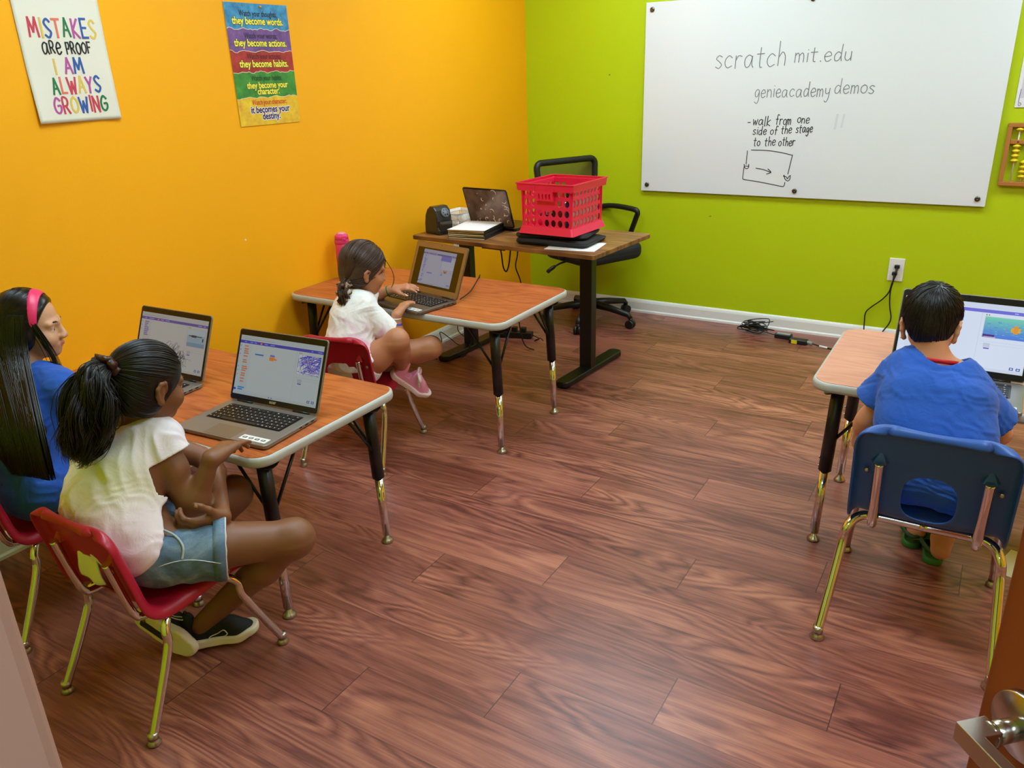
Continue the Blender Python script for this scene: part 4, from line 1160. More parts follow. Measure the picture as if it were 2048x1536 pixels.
# local: +Y is where the sitter faces
m = MB(); m.tube([(0, 0, .06), (0, 0, .20)], .030, 20); m.tube([(0, 0, .20), (0, 0, .42)], .020, 20); m.tube([(0, 0, .085), (0, 0, .13)], .046, 20); m.build('gas_column', M_blackpl, oc)
rel = math.atan2(FY, FX)-PI/2
for k in range(5):
    a = math.radians(-8+72*k)-rel
    c, s_ = math.cos(a), math.sin(a)
    m = MB(); m.tube([(c*.02, s_*.02, .115), (c*.14, s_*.14, .105), (c*.275, s_*.275, .082), (c*.29, s_*.29, .062)], [.028, .022, .017, .015], 10)
    ar = m.build('base_arm', M_blackpl, oc)
    w_ = MB(); px_, py_ = c*.29, s_*.29
    for q in (-1, 1):
        w_.tube([(px_-s_*.004*q, py_+c*.004*q, .026), (px_-s_*.022*q, py_+c*.022*q, .026)], .026, 20)
    w_.tube([(px_, py_, .03), (px_, py_, .066)], .012, 12)
    w_.build('castor', M_blackpl, ar)
MB().prism(rrect(.48, .46, .10, 6, 0, .02), .415, .505).build('seat', mat('black seat fabric', (20, 20, 22), .8, bump=(600, .2, .001)), oc, bevel=.032, seg=4)
MB().box((0, 0, .415), (.22, .20, .04)).build('tilt_mechanism', M_blackpl, oc, bevel=.008)
m = MB(); m.tube(spline([(.06, -.02, .41), (.20, -.03, .40), (.27, -.04, .375)], 5), .006, 8); m.tube(spline([(.25, -.037, .385), (.285, -.045, .365), (.30, -.05, .35)], 4), [.008, .011, .012, .012, .012, .012, .012, .011, .008], 10); m.build('lever', M_blackpl, oc)
# back frame
def bk_pt(x, z): return Vector((x, -.225-.10*(z-.55)-.02*math.cos(x*6)+.02, z))
out = [(x, z) for x, z in rrect(.45, .43, .035, 5, 0, .755)]
m = MB(); P = [bk_pt(x*(1-.16*max(0, (.755-z)/.215)), z) for x, z in out]
m.tube(P, [.0135+.006*(p.z > .90) for p in P], 12, closed=True); m.build('back_frame', M_blackpl, oc)
mesh_m = N('black mesh weave', .7); wv = mesh_m.tc.outputs['Object']
mesh_m.b.inputs['Base Color'].default_value = rgb(22, 22, 22)
tr = mesh_m.new('BsdfTransparent'); mx = mesh_m.new('MixShader'); mx.inputs[0].default_value = .60
mesh_m.nt.links.new(tr.outputs[0], mx.inputs[1]); mesh_m.nt.links.new(mesh_m.b.outputs[0], mx.inputs[2])
mesh_m.nt.links.new(mx.outputs[0], mesh_m.nt.nodes['Material Output'].inputs[0])
m = MB(); m.add(P, [tuple(range(len(P)))]); m.build('back_mesh', mesh_m.m, oc)
m = MB(); m.tube(spline([(0, -.10, .415), (0, -.23, .43), (0, -.262, .52), (0, -.245, .62)], 6), .022, 12); m.build('back_stem', M_blackpl, oc)
for sx in (-1, 1):
    m = MB(); m.tube(spline([(sx*.20, .02, .44), (sx*.255, .03, .45), (sx*.268, .05, .52), (sx*.27, .10, .63), (sx*.268, .115, .665), (sx*.262, .09, .682), (sx*.255, -.06, .686), (sx*.245, -.17, .676), (sx*.222, -.222, .655)], 6), .0165, 12)
    m.build('armrest', M_blackpl, oc)

# pink bottle on the middle table
bt = thing('water_bottle', 'pink water bottle standing on the middle table against the orange wall', 'bottle', (.062, -1.905, .5862), math.radians(-30))
M_bp = mat('pink bottle', (222, 60, 112), .35); M_bp2 = mat('deep pink lid', (226, 58, 120), .4)
m = MB(); m.lathe([(0, 0), (.031, 0), (.034, .004), (.034, .11), (.0325, .15), (.033, .166), (.029, .170), (0, .170)], 32); m.build('bottle_body', M_bp, bt)
m = MB(); m.lathe([(.030, .166), (.0345, .168), (.0345, .184), (.031, .189), (.033, .190), (.032, .204), (.026, .210), (.0, .211)], 32)
li = m.build('lid', M_bp2, bt)
m = MB(); m.lathe([(0, .209), (.021, .209), (.022, .214), (.018, .219), (0, .219)], 24); m.build('mouth_cover', mat('pale pink', (236, 132, 160), .4), li)
m = MB(); m.box((.034, 0, .196), (.010, .020, .022)); m.ball((.040, 0, .192), (.003, .006, .006), 0, 10); m.build('latch', M_bp2, li, bevel=.003)
m = MB(); m.tube(spline([(-.034, .006, .186), (-.043, .004, .182), (-.044, 0, .165), (-.040, 0, .150), (-.034, 0, .150)], 5), .0045, 8); m.build('carry_loop', M_bp2, li)

# ------------------------------------------------------------------ door leaf with lever handle
hinge = Vector((3.378, ROOM_Y+.01, 0)); free = Vector((2.787, -3.970, 0))
dv = (free-hinge); DL = dv.length; dv.normalize()
dr = empty('door_1', hinge, math.atan2(dv.y, dv.x)); tag(dr, 'orange brown wooden door leaf standing open at the right edge', kind='structure')
def door_wood():
    n = N('orange brown door veneer', .38); b = n.tc.outputs['Object']
    f = n.noise(n.map(b, (22, 22, 1.2)), 1, 3, .6); g = n.noise(n.map(b, (90, 90, 3)), 1, 2)
    t = n.math('ADD', n.math('MULTIPLY', f, .7), n.math('MULTIPLY', g, .3))
    n.put(n.b.inputs['Base Color'], n.ramp(t, [(.3, (116, 48, 8)), (.7, (142, 66, 16))])); return n.m
M_door = door_wood()
# local +X runs from hinge to free edge; hallway side is +Y
MB().box((DL/2, -.022, 1.02), (DL, .044, 2.02)).build('door_leaf', M_door, dr, bevel=.002)
hd = empty('door_handle', (DL-.052, 0, .928)); hd.parent = dr
M_lev = mat('satin nickel lever', (196, 192, 186), .22, 1.0)
m = MB(); RX = Matrix.Rotation(-PI/2, 4, 'X')
m.lathe([(0, 0), (.033, 0), (.033, .0085), (.032, .0095), (0, .0095)], 40, 0, RX); 
m.tube([(0, .009, 0), (0, .040, 0)], .0105, 24); m.tube([(0, .036, 0), (0, .041, 0)], .0118, 24)
m.build('rose', M_lev, hd)
m = MB(); m.prism([(.012, .036), (.012, .066), (-.125, .066), (-.125, .054), (-.010, .054), (-.010, .036)], -.010, .010); m.build('lever', M_lev, hd, bevel=.0008)
for z in (.25, 1.0, 1.8):
    MB().tube([(.004, .0, z-.045), (.004, .0, z+.045)], .007, 12).build('hinge', M_lev, dr)
# ================================================================== people: bodies grown as one continuous surface from a distance field
f32 = np.float32
def smin(a, b, k):
    h = np.clip(.5+.5*(b-a)/k, 0, 1); return b+(a-b)*h-k*h*(1-h)
def smax(a, b, k): return -smin(-a, -b, k)
def V3(p): return np.array(p, dtype=f32)
def cap(a, b, r1, r2=None, k=.02, flat=0): return ('c', V3(a), V3(b), float(r1), float(r1 if r2 is None else r2), k, flat)
def ell(c, r, R=None, k=.02): return ('e', V3(c), V3(r), np.eye(3, dtype=f32) if R is None else np.array(R, dtype=f32), k)
def dcap(P, a, b, r1, r2, flat=0):
    ab = b-a; L2 = float(ab@ab)+1e-12
    t = ((P-a)@ab)/L2
    tc = np.clip(t, 0, 1)
    d = np.linalg.norm(P-a-tc[:, None]*ab, axis=1)-(r1+(r2-r1)*tc)
    if flat:
        L = math.sqrt(L2)
        d = np.maximum(np.linalg.norm(P-a-t[:, None]*ab, axis=1)-(r1+(r2-r1)*np.clip(t, -.2, 1.2)), (t-1)*L)
        if flat == 2: d = np.maximum(d, -t*L)
        else: d = np.maximum(d, np.where(t < 0, np.linalg.norm(P-a, axis=1)-r1, -1))
    return d
def dell(P, c, r, R):
    q = (P-c)@R
    k0 = np.linalg.norm(q/r, axis=1); k1 = np.linalg.norm(q/(r*r), axis=1)+1e-9
    return k0*(k0-1)/k1
def bbox(pr, m):
    if pr[0] == 'c': r = max(pr[3], pr[4])+m; return np.minimum(pr[1], pr[2])-r, np.maximum(pr[1], pr[2])+r
    r = float(pr[2].max())+m; return pr[1]-r, pr[1]+r
def field(P, prims, infl=0.0, base=None):
    D = np.full(len(P), .12, f32) if base is None else base.copy()
    for pr in prims:
        k = pr[5] if pr[0] == 'c' else pr[4]
        lo, hi = bbox(pr, .05+abs(infl)+k)
        ix = np.nonzero(np.all((P > lo) & (P < hi), axis=1))[0]
        if not len(ix): continue
        Q = P[ix]
        d = dcap(Q, pr[1], pr[2], pr[3], pr[4], pr[6]) if pr[0] == 'c' else dell(Q, pr[1], pr[2], pr[3])
        D[ix] = smin(D[ix], (d-infl).astype(f32), k)
    return D
def bounds(prims, pad):
    B = [bbox(p, pad) for p in prims]
    return np.min([b[0] for b in B], axis=0), np.max([b[1] for b in B], axis=0)

def surface(fn, lo, hi, h):
    """sparse surface nets: fn(points) -> signed distance.  Returns vertices, quads"""
    lo = np.asarray(lo, dtype=f32); hi = np.asarray(hi, dtype=f32)
    nb = np.ceil((hi-lo)/(4*h)).astype(int)+1
    g = np.stack(np.meshgrid(*[np.arange(n) for n in nb], indexing='ij'), -1).reshape(-1, 3)
    C = (lo+(g*4+1.5)*h).astype(f32)
    d = fn(C)
    act = np.abs(d) < 4*h*.866*1.45+2*h
    D = np.repeat(np.repeat(np.repeat(d.reshape(nb), 4, 0), 4, 1), 4, 2).astype(f32)
    o = np.stack(np.meshgrid(*[np.arange(4)]*3, indexing='ij'), -1).reshape(-1, 3)
    idx = (g[act][:, None, :]*4+o[None]).reshape(-1, 3)
    D[idx[:, 0], idx[:, 1], idx[:, 2]] = fn((lo+idx*h).astype(f32))
    S = D < 0
    cnt = np.zeros(np.array(S.shape)-1, np.int8)
    for dx in (0, 1):
        for dy in (0, 1):
            for dz in (0, 1):
                cnt += S[dx:S.shape[0]-1+dx, dy:S.shape[1]-1+dy, dz:S.shape[2]-1+dz]
    cells = np.argwhere((cnt > 0) & (cnt < 8))
    dims = cnt.shape
    lin_ = (cells[:, 0]*dims[1]+cells[:, 1])*dims[2]+cells[:, 2]
    corners = np.array([(a, b, c) for a in (0, 1) for b in (0, 1) for c in (0, 1)])
    vals = np.stack([D[cells[:, 0]+a, cells[:, 1]+b, cells[:, 2]+c] for a, b, c in corners], 1)
    acc = np.zeros((len(cells), 3)); n = np.zeros(len(cells))
    for i in range(8):
        for j in range(i+1, 8):
            if np.abs(corners[i]-corners[j]).sum() != 1: continue
            m = (vals[:, i] < 0) != (vals[:, j] < 0)
            t = vals[:, i]/(vals[:, i]-vals[:, j]+1e-12)
            p = corners[i]+t[:, None]*(corners[j]-corners[i])
            acc[m] += p[m]; n[m] += 1
    V = lo+(cells+acc/n[:, None])*h
    F = []
    for ax in range(3):
        sl0 = [slice(None)]*3; sl1 = [slice(None)]*3
        sl0[ax] = slice(0, -1); sl1[ax] = slice(1, None)
        A, B = S[tuple(sl0)], S[tuple(sl1)]
        E = np.argwhere(A != B)
        u, v = [(1, 2), (2, 0), (0, 1)][ax]
        E = E[(E[:, u] > 0) & (E[:, v] > 0) & (E[:, u] < dims[u]) & (E[:, v] < dims[v])]
        q = []
        for du, dv in ((-1, -1), (0, -1), (0, 0), (-1, 0)):
            c = E.copy(); c[:, u] += du; c[:, v] += dv
            q.append(np.searchsorted(lin_, (c[:, 0]*dims[1]+c[:, 1])*dims[2]+c[:, 2]))
        q = np.stack(q, 1)
        fl_ = A[E[:, 0], E[:, 1], E[:, 2]]
        q[~fl_] = q[~fl_][:, ::-1]
        F.append(q)
    return V.astype(f32), np.concatenate(F)
def mesh_obj(name, V, F, mats, parent=None, midx=None):
    me = bpy.data.meshes.new(name)
    k = F.shape[1]
    me.vertices.add(len(V)); me.vertices.foreach_set('co', np.ascontiguousarray(V, dtype=f32).ravel())
    me.loops.add(F.size); me.loops.foreach_set('vertex_index', np.ascontiguousarray(F, dtype=np.int32).ravel())
    me.polygons.add(len(F)); me.polygons.foreach_set('loop_start', np.arange(0, F.size, k, dtype=np.int32))
    try: me.polygons.foreach_set('loop_total', np.full(len(F), k, dtype=np.int32))
    except Exception: pass
    me.polygons.foreach_set('use_smooth', np.ones(len(F), bool))
    if not isinstance(mats, (list, tuple)): mats = [mats]
    for m in mats: me.materials.append(m)
    if midx is not None: me.polygons.foreach_set('material_index', midx.astype(np.int32))
    me.update(calc_edges=True); me.validate()
    o = bpy.data.objects.new(name, me); COL.objects.link(o)
    if parent is not None: o.parent = parent
    return o
def sdf_obj(name, fn, lo, hi, h, mats, parent=None):
    V, F = surface(fn, lo, hi, h)
    # drop specks: keep pieces bigger than a few faces is left to the field itself
    return mesh_obj(name, V, F, mats, parent)
def strands(name, paths, r, m, parent, sides=4):
    """paths: array (S, n, 3); r: (n,) or (S, n) radii"""
    Pth = np.asarray(paths, dtype=np.float64); S, n, _ = Pth.shape
    r = np.broadcast_to(np.asarray(r, dtype=np.float64), (S, n))
    T = np.empty_like(Pth); T[:, 1:-1] = Pth[:, 2:]-Pth[:, :-2]; T[:, 0] = Pth[:, 1]-Pth[:, 0]; T[:, -1] = Pth[:, -1]-Pth[:, -2]
    T /= np.linalg.norm(T, axis=2, keepdims=True)+1e-12
    ref = np.array([.31, .47, .83]); a = np.cross(T, ref); a /= np.linalg.norm(a, axis=2, keepdims=True)+1e-9; b = np.cross(T, a)
    th = 2*np.pi*np.arange(sides)/sides
    V = Pth[:, :, None, :]+r[:, :, None, None]*(np.cos(th)[None, None, :, None]*a[:, :, None, :]+np.sin(th)[None, None, :, None]*b[:, :, None, :])
    V = V.reshape(-1, 3)
    s_, i_, k_ = np.meshgrid(np.arange(S), np.arange(n-1), np.arange(sides), indexing='ij')
    base = (s_*n+i_)*sides; k2 = (k_+1) % sides
    F = np.stack([base+k_, base+k2, base+sides+k2, base+sides+k_], -1).reshape(-1, 4)
    return mesh_obj(name, V, F, m, parent)
def nrm(v):
    v = np.asarray(v, dtype=float); return v/(np.linalg.norm(v)+1e-12)
def wrinkle(P, freq, seed, stretch=(1, 1, 1)):
    """irregular cloth creases: warped ridges whose strength fades in and out"""
    r = np.random.RandomState(seed); Q = P*np.array(stretch)*freq
    W = np.stack([np.sin(Q@nrm(r.normal(size=3))*.55+r.uniform(0, 6))+.6*np.sin(Q@nrm(r.normal(size=3))*1.3+r.uniform(0, 6)) for _ in range(3)], 1)
    Q2 = Q+1.5*W; out = np.zeros(len(P))
    for i in range(4):
        a, b = nrm(r.normal(size=3)), nrm(r.normal(size=3))
        w_ = np.sin(Q2@a*(.8+.55*i)+r.uniform(0, 6)); m_ = .5+.5*np.sin(Q2@b*.45+r.uniform(0, 6))
        out += m_*(1-np.sqrt(w_*w_+.02))*.75**i
    return (out*.75-.45).astype(f32)

def skin(name, c, rough=.5, lipc=None):
    m = mat(name, c, rough, sss=.12, bump=(260, .10, .0006), var=(14, .05)); return m
def hair_mat(name, c, rough=.42):
    n = N(name, rough)
    f = n.noise(n.tc.outputs['Object'], 90, 2)
    n.put(n.b.inputs['Base Color'], n.mix(f, rgb(*[x*.75 for x in c]), rgb(*[min(255, x*1.3) for x in c])))
    n.b.inputs['Specular IOR Level'].default_value = .42
    return n.m

def head_prims(c, Rm, hs, ear=(0, 1.0)):
    """Rm columns: right, forward, up"""
    def L(x, y, z): return c+Rm@(np.array((x, y, z))*hs)
    R3 = Rm
    def E(p, r, k=.012): return ell(L(*p), np.array(r)*hs, R3, k*hs)
    def Cp(a, b, r1, r2=None, k=.012): return cap(L(*a), L(*b), r1*hs, None if r2 is None else r2*hs, k*hs)
    pr = [E((0, -.012, .024), (.0715, .0875, .0795)), E((0, .020, -.030), (.055, .060, .074), .02), E((0, .045, -.066), (.036, .034, .030), .022),
          E((0, .062, -.083), (.018, .015, .014), .018)]
    for s in (-1, 1):
        pr += [E((s*.034, .052, -.036), (.026, .026, .026), .02), Cp((s*.012, .076, .014), (s*.042, .064, .012), .009, .007, .014),
               E((s*.009, .089, -.033), (.008, .009, .007), .006)]
    pr += [Cp((0, .078, .004), (0, .093, -.028), .0065, .0105, .010),
           Cp((-.017, .078, -.056), (0, .0845, -.0545), .005, .0065, .006), Cp((.017, .078, -.056), (0, .0845, -.0545), .005, .0065, .006),
           Cp((-.014, .077, -.064), (.014, .077, -.064), .0062, .0062, .006)]
    ears = []
    for s in (-1, 1):
        e0 = np.array((s*(.070+ear[0]*.42), -.010, -.012+ear[0]))
        hel = [(0, .006, -.028), (s*.004, -.004, -.026), (s*.009, -.014, -.010), (s*.012, -.017, .008), (s*.011, -.009, .022), (s*.007, .005, .024), (s*.003, .011, .014)]
        for a, b in zip(hel[:-1], hel[1:]): ears.append(Cp(tuple(e0+np.array(a)*ear[1]), tuple(e0+np.array(b)*ear[1]), .0048, None, .005))
        ears.append(ell(L(*(e0+(s*.004, -.003, -.001))), np.array((.0045, .013*ear[1], .024*ear[1]))*hs, R3, .005))
        ears.append(E(tuple(e0+np.array((s*.003, .003, -.026))*ear[1]), (.0055, .007, .009), .006))
    sock = [(L(s*.030, .084, -.005), .0115*hs) for s in (-1, 1)]
    eyes = [(L(s*.0295, .0655, -.005), .0112*hs) for s in (-1, 1)]
    return pr, ears, sock, eyes, L

FING = ((-.32, .88, .0), (-.11, .98, .0), (.11, .93, .0), (.31, .76, .0))   # lateral place and length of index..little (fraction)
def hand_prims(w, d, n, side, L, curl=(20, 30, 20), spread=6, thumb=(35, 20), fr=.0066, wrist_r=.019, curls=None):
    """w wrist, d pointing direction, n back-of-hand normal, side +1 when the thumb lies on the -(d x n) side"""
    w = np.asarray(w, float); d = nrm(d); n = nrm(np.asarray(n)-d*np.dot(n, d)); l = np.cross(d, n)*side
    pr = []; tips = []
    pl = L*.54; hw = L*.215
    for i, (q, ln, _) in enumerate(FING):
        k0 = w+d*L*.06+l*q*hw*1.1
        k1 = w+d*pl*(1.0-.10*abs(q)-.04*(i == 3))+l*q*hw*2.05
        pr.append(cap(k0, k1, .0125*L/.14, .0098*L/.14, .012))
    pr.append(cap(w, w+d*L*.2, wrist_r, .017*L/.14, .015))
    for i, (q, ln, _) in enumerate(FING):
        cu = curls[i] if curls else curl
        p = w+d*pl*(1.0-.10*abs(q)-.04*(i == 3))+l*q*hw*2.05
        a = 0.0; lat = math.radians(spread*q*3)
        fd0 = nrm(d*math.cos(lat)+l*math.sin(lat))
        seg = np.array((.46, .31, .23))*L*.44*ln/.93
        r0 = fr*(1.0 if i < 3 else .88)
        for j in range(3):
            a += math.radians(cu[j])
            dd = fd0*math.cos(a)-n*math.sin(a)
            p2 = p+dd*seg[j]
            pr.append(cap(p, p2, r0*(1.04-.07*j), r0*(.98-.08*j), .004 if j else .007))
            p = p2
        tips.append((p+nrm(n*math.cos(a)+fd0*math.sin(a))*r0*.75, dd))
    # thumb from the side of the palm near its base
    t0 = w+d*L*.13-l*hw*.75
    ta, tb = math.radians(thumb[0]), math.radians(thumb[1])
    td = nrm(d*math.cos(ta)-l*math.sin(ta)-n*.25)
    t1 = t0+td*L*.22; td2 = nrm(td*math.cos(tb)+l*math.sin(tb)*.6+d*.1-n*.1); t2 = t1+td2*L*.17; t3 = t2+nrm(td2+l*.15)*L*.12
    pr += [cap(t0, t1, .0120*L/.14, .0090*L/.14, .012), cap(t1, t2, .0086*L/.14, .0080*L/.14, .006), cap(t2, t3, .0078*L/.14, .0062*L/.14, .004)]
    tips.append((t3+n*.006-l*.0, td2))
    return pr, tips

def limb(a, b, r0, rm, r1, t=.35, k=.02):
    a, b = np.asarray(a, float), np.asarray(b, float); m = a+(b-a)*t
    return [cap(a, m, r0, rm, k), cap(m, b, rm, r1, k)]

class Person:
    def __init__(s, label, J, sc_, hs, skinm, hands, h=.003, ear=(0, 1.0)):
        s.J = {k: np.asarray(v, float) for k, v in J.items()}; J = s.J; s.hs = hs; s.s = sc_
        f = nrm(J['fwd']); u = nrm(np.array(J.get('upv', (0, 0, 1)))-f*np.dot(J.get('upv', (0, 0, 1)), f)); r = np.cross(f, u)
        s.Rm = np.stack([r, f, u], 1)
        S = sc_
        acr = nrm(J['shR']-J['shL']); pac = nrm(J['hipR']-J['hipL'])
        s.torso = [cap(J['hipL']+pac*.01, J['hipR']-pac*.01, .074*S, .074*S, .03)]
        for q in (-1, 1):
            s.torso += [cap(J['pelvis']+pac*q*.045*S, J['waist']+acr*q*.038*S, .072*S, .066*S, .04), cap(J['waist']+acr*q*.038*S, J['chest']+acr*q*.046*S, .066*S, .074*S, .04),
                        cap(J['chest']+acr*q*.046*S, (J['shL'] if q < 0 else J['shR'])-acr*q*.03*S, .070*S, .042*S, .04)]
        s.torso += [cap(J['shL'], J['shR'], .040*S, .040*S, .035)]
        hb = J['head']+s.Rm@(np.array((0, -.022, -.045))*hs)
        s.neck = [cap(J['neck'], hb, .036*S, .0365*S, .02), cap(J['neck']-acr*.05*S-np.array((0, 0, .02)), J['neck']+acr*.05*S-np.array((0, 0, .02)), .034*S, .034*S, .035)]
        s.arms = {}; s.legs = {}
        for q in 'LR':
            sh, el, wr = J['sh'+q], J['elb'+q], J['wr'+q]
            s.arms[q] = limb(sh, el, .039*S, .035*S, .028*S, .4)+limb(el, wr, .029*S, .030*S, .0195*S, .25)
            hp, kn, an = J['hip'+q], J['knee'+q], J['ank'+q]
            kd = nrm(kn-hp)
            s.legs[q] = limb(hp, kn, .071*S, .062*S, .045*S, .35, .03)+[cap(kn-kd*.004, kn-kd*.004+np.array((0, 0, .008)), .045*S, .040*S, .03)]+limb(kn, an, .041*S, .044*S, .026*S, .32, .025)
            if 'toe'+q in J:
                toe = J['toe'+q]; hd = nrm(an-toe)
                heel = an+np.array((hd[0], hd[1], 0))*.018-np.array((0, 0, .035))
                s.legs[q] += [cap(an, heel, .026*S, .022*S, .02), cap(heel, toe, .024*S, .020*S, .02), cap(an, an+(toe-an)*.6, .026*S, .020*S, .02)]
        s.hand = []; s.tips = []
        for q in 'LR':
            if q in hands:
                hp_, tp_ = hand_prims(J['wr'+q], *hands[q][:2], (1 if q == 'R' else -1), **hands[q][2]); s.hand += hp_; s.tips += tp_
        s.hp, s.ears, sock, eyes, s.L = head_prims(J['head'], s.Rm, hs, ear)
        s.sock = sock
        allp = s.torso+s.neck+s.arms['L']+s.arms['R']+s.legs['L']+s.legs['R']+s.hp+s.ears+s.hand
        s.allp = allp
        def body(P):
            D = field(P, s.torso+s.neck)
            for g in (s.arms['L'], s.arms['R'], s.legs['L'], s.legs['R']): D = smin(D, field(P, g), .018)
            H = field(P, s.hp)
            for c, r_ in s.sock:
                H = smax(H, -(np.linalg.norm(P-c.astype(f32), axis=1)-r_), .006)
            Rf = s.Rm.astype(f32)
            for c, r_ in eyes:                       # eyelids: a shell over each eye with an almond slit
                q = (P-c.astype(f32))@Rf; dd_ = np.linalg.norm(q, axis=1)-r_*1.17
                slit = np.abs(q[:, 2]+.10*r_)-r_*(.42-.30*np.minimum((q[:, 0]/r_)**2, 1.4))
                H = smin(H, np.maximum(dd_, np.where(q[:, 1] > 0, -slit, -1)).astype(f32), .003)
            H = smin(H, field(P, s.ears), .006)
            D = smin(D, H, .012)
            if s.hand: D = smin(D, field(P, s.hand), .008)
            return D
        s.body = body
        lo, hi = bounds(allp, .012)
        V, F = surface(body, lo, hi, h)
        cen = V[F].mean(1)
        midx = np.zeros(len(F), int)
        for p, d_ in s.tips: midx[np.linalg.norm(cen-np.asarray(p), axis=1) < .0048] = 1
        for xx in (-.012, -.006, 0, .006, .012): midx[np.linalg.norm(cen-s.L(xx, .0895, -.0585), axis=1) < .0085*hs] = 2
        nm = skinm.name
        base = skinm.node_tree.nodes['Principled BSDF'].inputs['Base Color'].default_value
        s.root = mesh_obj('person', V, F, [skinm, mat(nm+' nail', s_nail[nm], .3), mat(nm+' lip', s_lip[nm], .4)], None, midx)
        tag(s.root, label, 'person')
        for c, r_ in eyes:
            mb = MB(); fd = s.Rm@np.array((0, 1, 0)); q = Vector((0, 0, 1)).rotation_difference(Vector(fd)).to_matrix()
            mb.ball(c, r_, 0, 20); mb.lathe([(0, r_*1.012), (r_*.45, r_*.905), (r_*.47, r_*.885)], 20, 1, Matrix.Translation(Vector(c)) @ q.to_4x4()); mb.lathe([(0, r_*1.022), (r_*.22, r_*.996), (r_*.23, r_*.98)], 16, 2, Matrix.Translation(Vector(c)) @ q.to_4x4())
            mb.build('eye', [mat('eye white', (226, 220, 212), .2), mat('brown iris', (52, 30, 18), .2), M_bezel], s.root)
        for q in (-1, 1):
            mb = MB(); mb.tube(spline([s.L(q*.012, .0835, .0125), s.L(q*.028, .0785, .018), s.L(q*.041, .0655, .014)], 5), [.0016*hs]*4+[.0024*hs]*4+[.0008*hs]*3, 8); mb.build('eyebrow', mat('eyebrow', (34, 24, 18), .7), s.root)
    def part(s, name, fn, prims, m, h=.0035, pad=.04, lo=None, hi=None):
        a, b = bounds(prims, pad)
        if lo is not None: a = np.maximum(a, lo)
        if hi is not None: b = np.minimum(b, hi)
        return sdf_obj(name, fn, a, b, h, m, s.root)
    def shirt(s, m, ease=.010, hem_p=None, sleeves=None, neck_r=.060, wr=(.004, 34, 1), name='t_shirt', extra=[], hem_n=(0, .55, -.83), hem_top=9., lap=.22, neck_off=(0, 0, .012)):
        """sleeves: {'L': (start, end, r0, r1)} open cloth tubes"""
        J = s.J
        hp_ = np.asarray(hem_p, float); nc = J['neck']+np.asarray(neck_off)
        tp = s.torso+s.neck[1:]+extra+[cap(J['hip'+q], J['hip'+q]+(J['knee'+q]-J['hip'+q])*lap, .076*s.s, .074*s.s, .03) for q in 'LR']
        allp = list(tp)
        for q, (a, b, r0, r1) in (sleeves or {}).items(): allp.append(cap(a, b, r0+.01, r1+.01))
        def fn(P):
            D = field(P, tp, ease)
            for q, (a, b, r0, r1) in (sleeves or {}).items():
                D = smin(D, dcap(P, V3(a), V3(b), r0, r1, 1).astype(f32), .009)
            D = D-(wr[0]*wrinkle(P, wr[1], wr[2])).astype(f32)
            for q, (a, b, r0, r1) in (sleeves or {}).items():      # hollow towards the cuff
                a_, b_ = V3(a), V3(b); m0 = a_+(b_-a_)*.45; e = b_+(b_-a_)*.3
                D = np.maximum(D, -dcap(P, m0, e, r0*.9-.006, r1*1.0-.004+(r1-r0)*.15, 0).astype(f32))
                ax = nrm(b_-a_).astype(f32)
                near = np.linalg.norm(P-b_, axis=1) < r1+.05
                D = np.where(near, np.maximum(D, np.where(np.linalg.norm((P-b_)-((P-b_)@ax)[:, None]*ax, axis=1) < r1+.03, (P-b_)@ax, -1)), D)
            D = smax(D, np.minimum((P-hp_)@V3(hem_n), hem_top-P[:, 2]).astype(f32), .010)
            D = smax(D, -(dell(P, V3(nc), V3((neck_r, neck_r, .055)), np.eye(3, dtype=f32))).astype(f32), .006)
            D = np.maximum(D, -(s.body(P)+.0015))
            return D.astype(f32)
        s.shirt_fn = fn
        return s.part(name, fn, allp, m, .0035, .035)
    def shorts(s, m, ease=.012, top=.05, ends=(.55, .55), flare=1.12, wr=(.003, 40, 3), name='shorts'):
        J = s.J; tp = s.torso[:1]+s.torso[1:2]+s.torso[4:5]
        th = []
        for q, e in zip('LR', ends):
            a, b = J['hip'+q], J['knee'+q]
            th.append((a, a+(b-a)*e, .071*s.s+ease, (.062*s.s+ease)*flare))
        allp = tp+[cap(a, b, r0+.01, r1+.01) for a, b, r0, r1 in th]
        def fn(P):
            D = field(P, tp, ease)
            for a, b, r0, r1 in th: D = smin(D, dcap(P, V3(a), V3(b), r0, r1, 1).astype(f32), .02)
            D = D-(wr[0]*wrinkle(P, wr[1], wr[2])).astype(f32)
            D = np.maximum(D, (P[:, 2]-(J['pelvis'][2]+top)).astype(f32))
            D = np.maximum(D, -(s.body(P)+.001))
            return D.astype(f32)
        s.shorts_ends = th
        return s.part(name, fn, allp, m, .0035, .03)
    def hair_cap(s, m, grow=1.0, front=.032, nape=-.072, tilt=(.86, -.5), name='hair', extra=[], wav=.0, low=1.0, ears=True):
        hs = s.hs; c = s.L(0, -.012, .024); rr = np.array((.0775, .0935, .0860))*hs*grow
        Rm = s.Rm.astype(f32)
        pr = [ell(c, rr, s.Rm, .01)]+extra
        def fn(P):
            q = ((P-V3(s.J['head']))@Rm)/hs
            D = dell(P, V3(c), V3(rr), Rm)
            lower = dell(P, V3(s.L(0, -.028, -.025)), V3(np.array((.070, .068, .075))*hs*grow*low), Rm)
            D = smin(D, lower, .02)
            D = smax(D, ((q[:, 1]*tilt[0]+q[:, 2]*tilt[1]-front)*hs).astype(f32), .006)
            D = smax(D, ((nape-q[:, 2])*hs).astype(f32), .008)
            # keep the ears free
            for sx in ((-1, 1) if ears else ()):
                D = smax(D, -(dell(P, V3(s.L(sx*.078, .004, -.020)), V3(np.array((.018, .022, .034))*hs), Rm)), .005)
            if extra: D = smin(D, field(P, extra), .015)
            if wav: D = D-(wav*wrinkle(P, 120, 5)).astype(f32)
            return D.astype(f32)
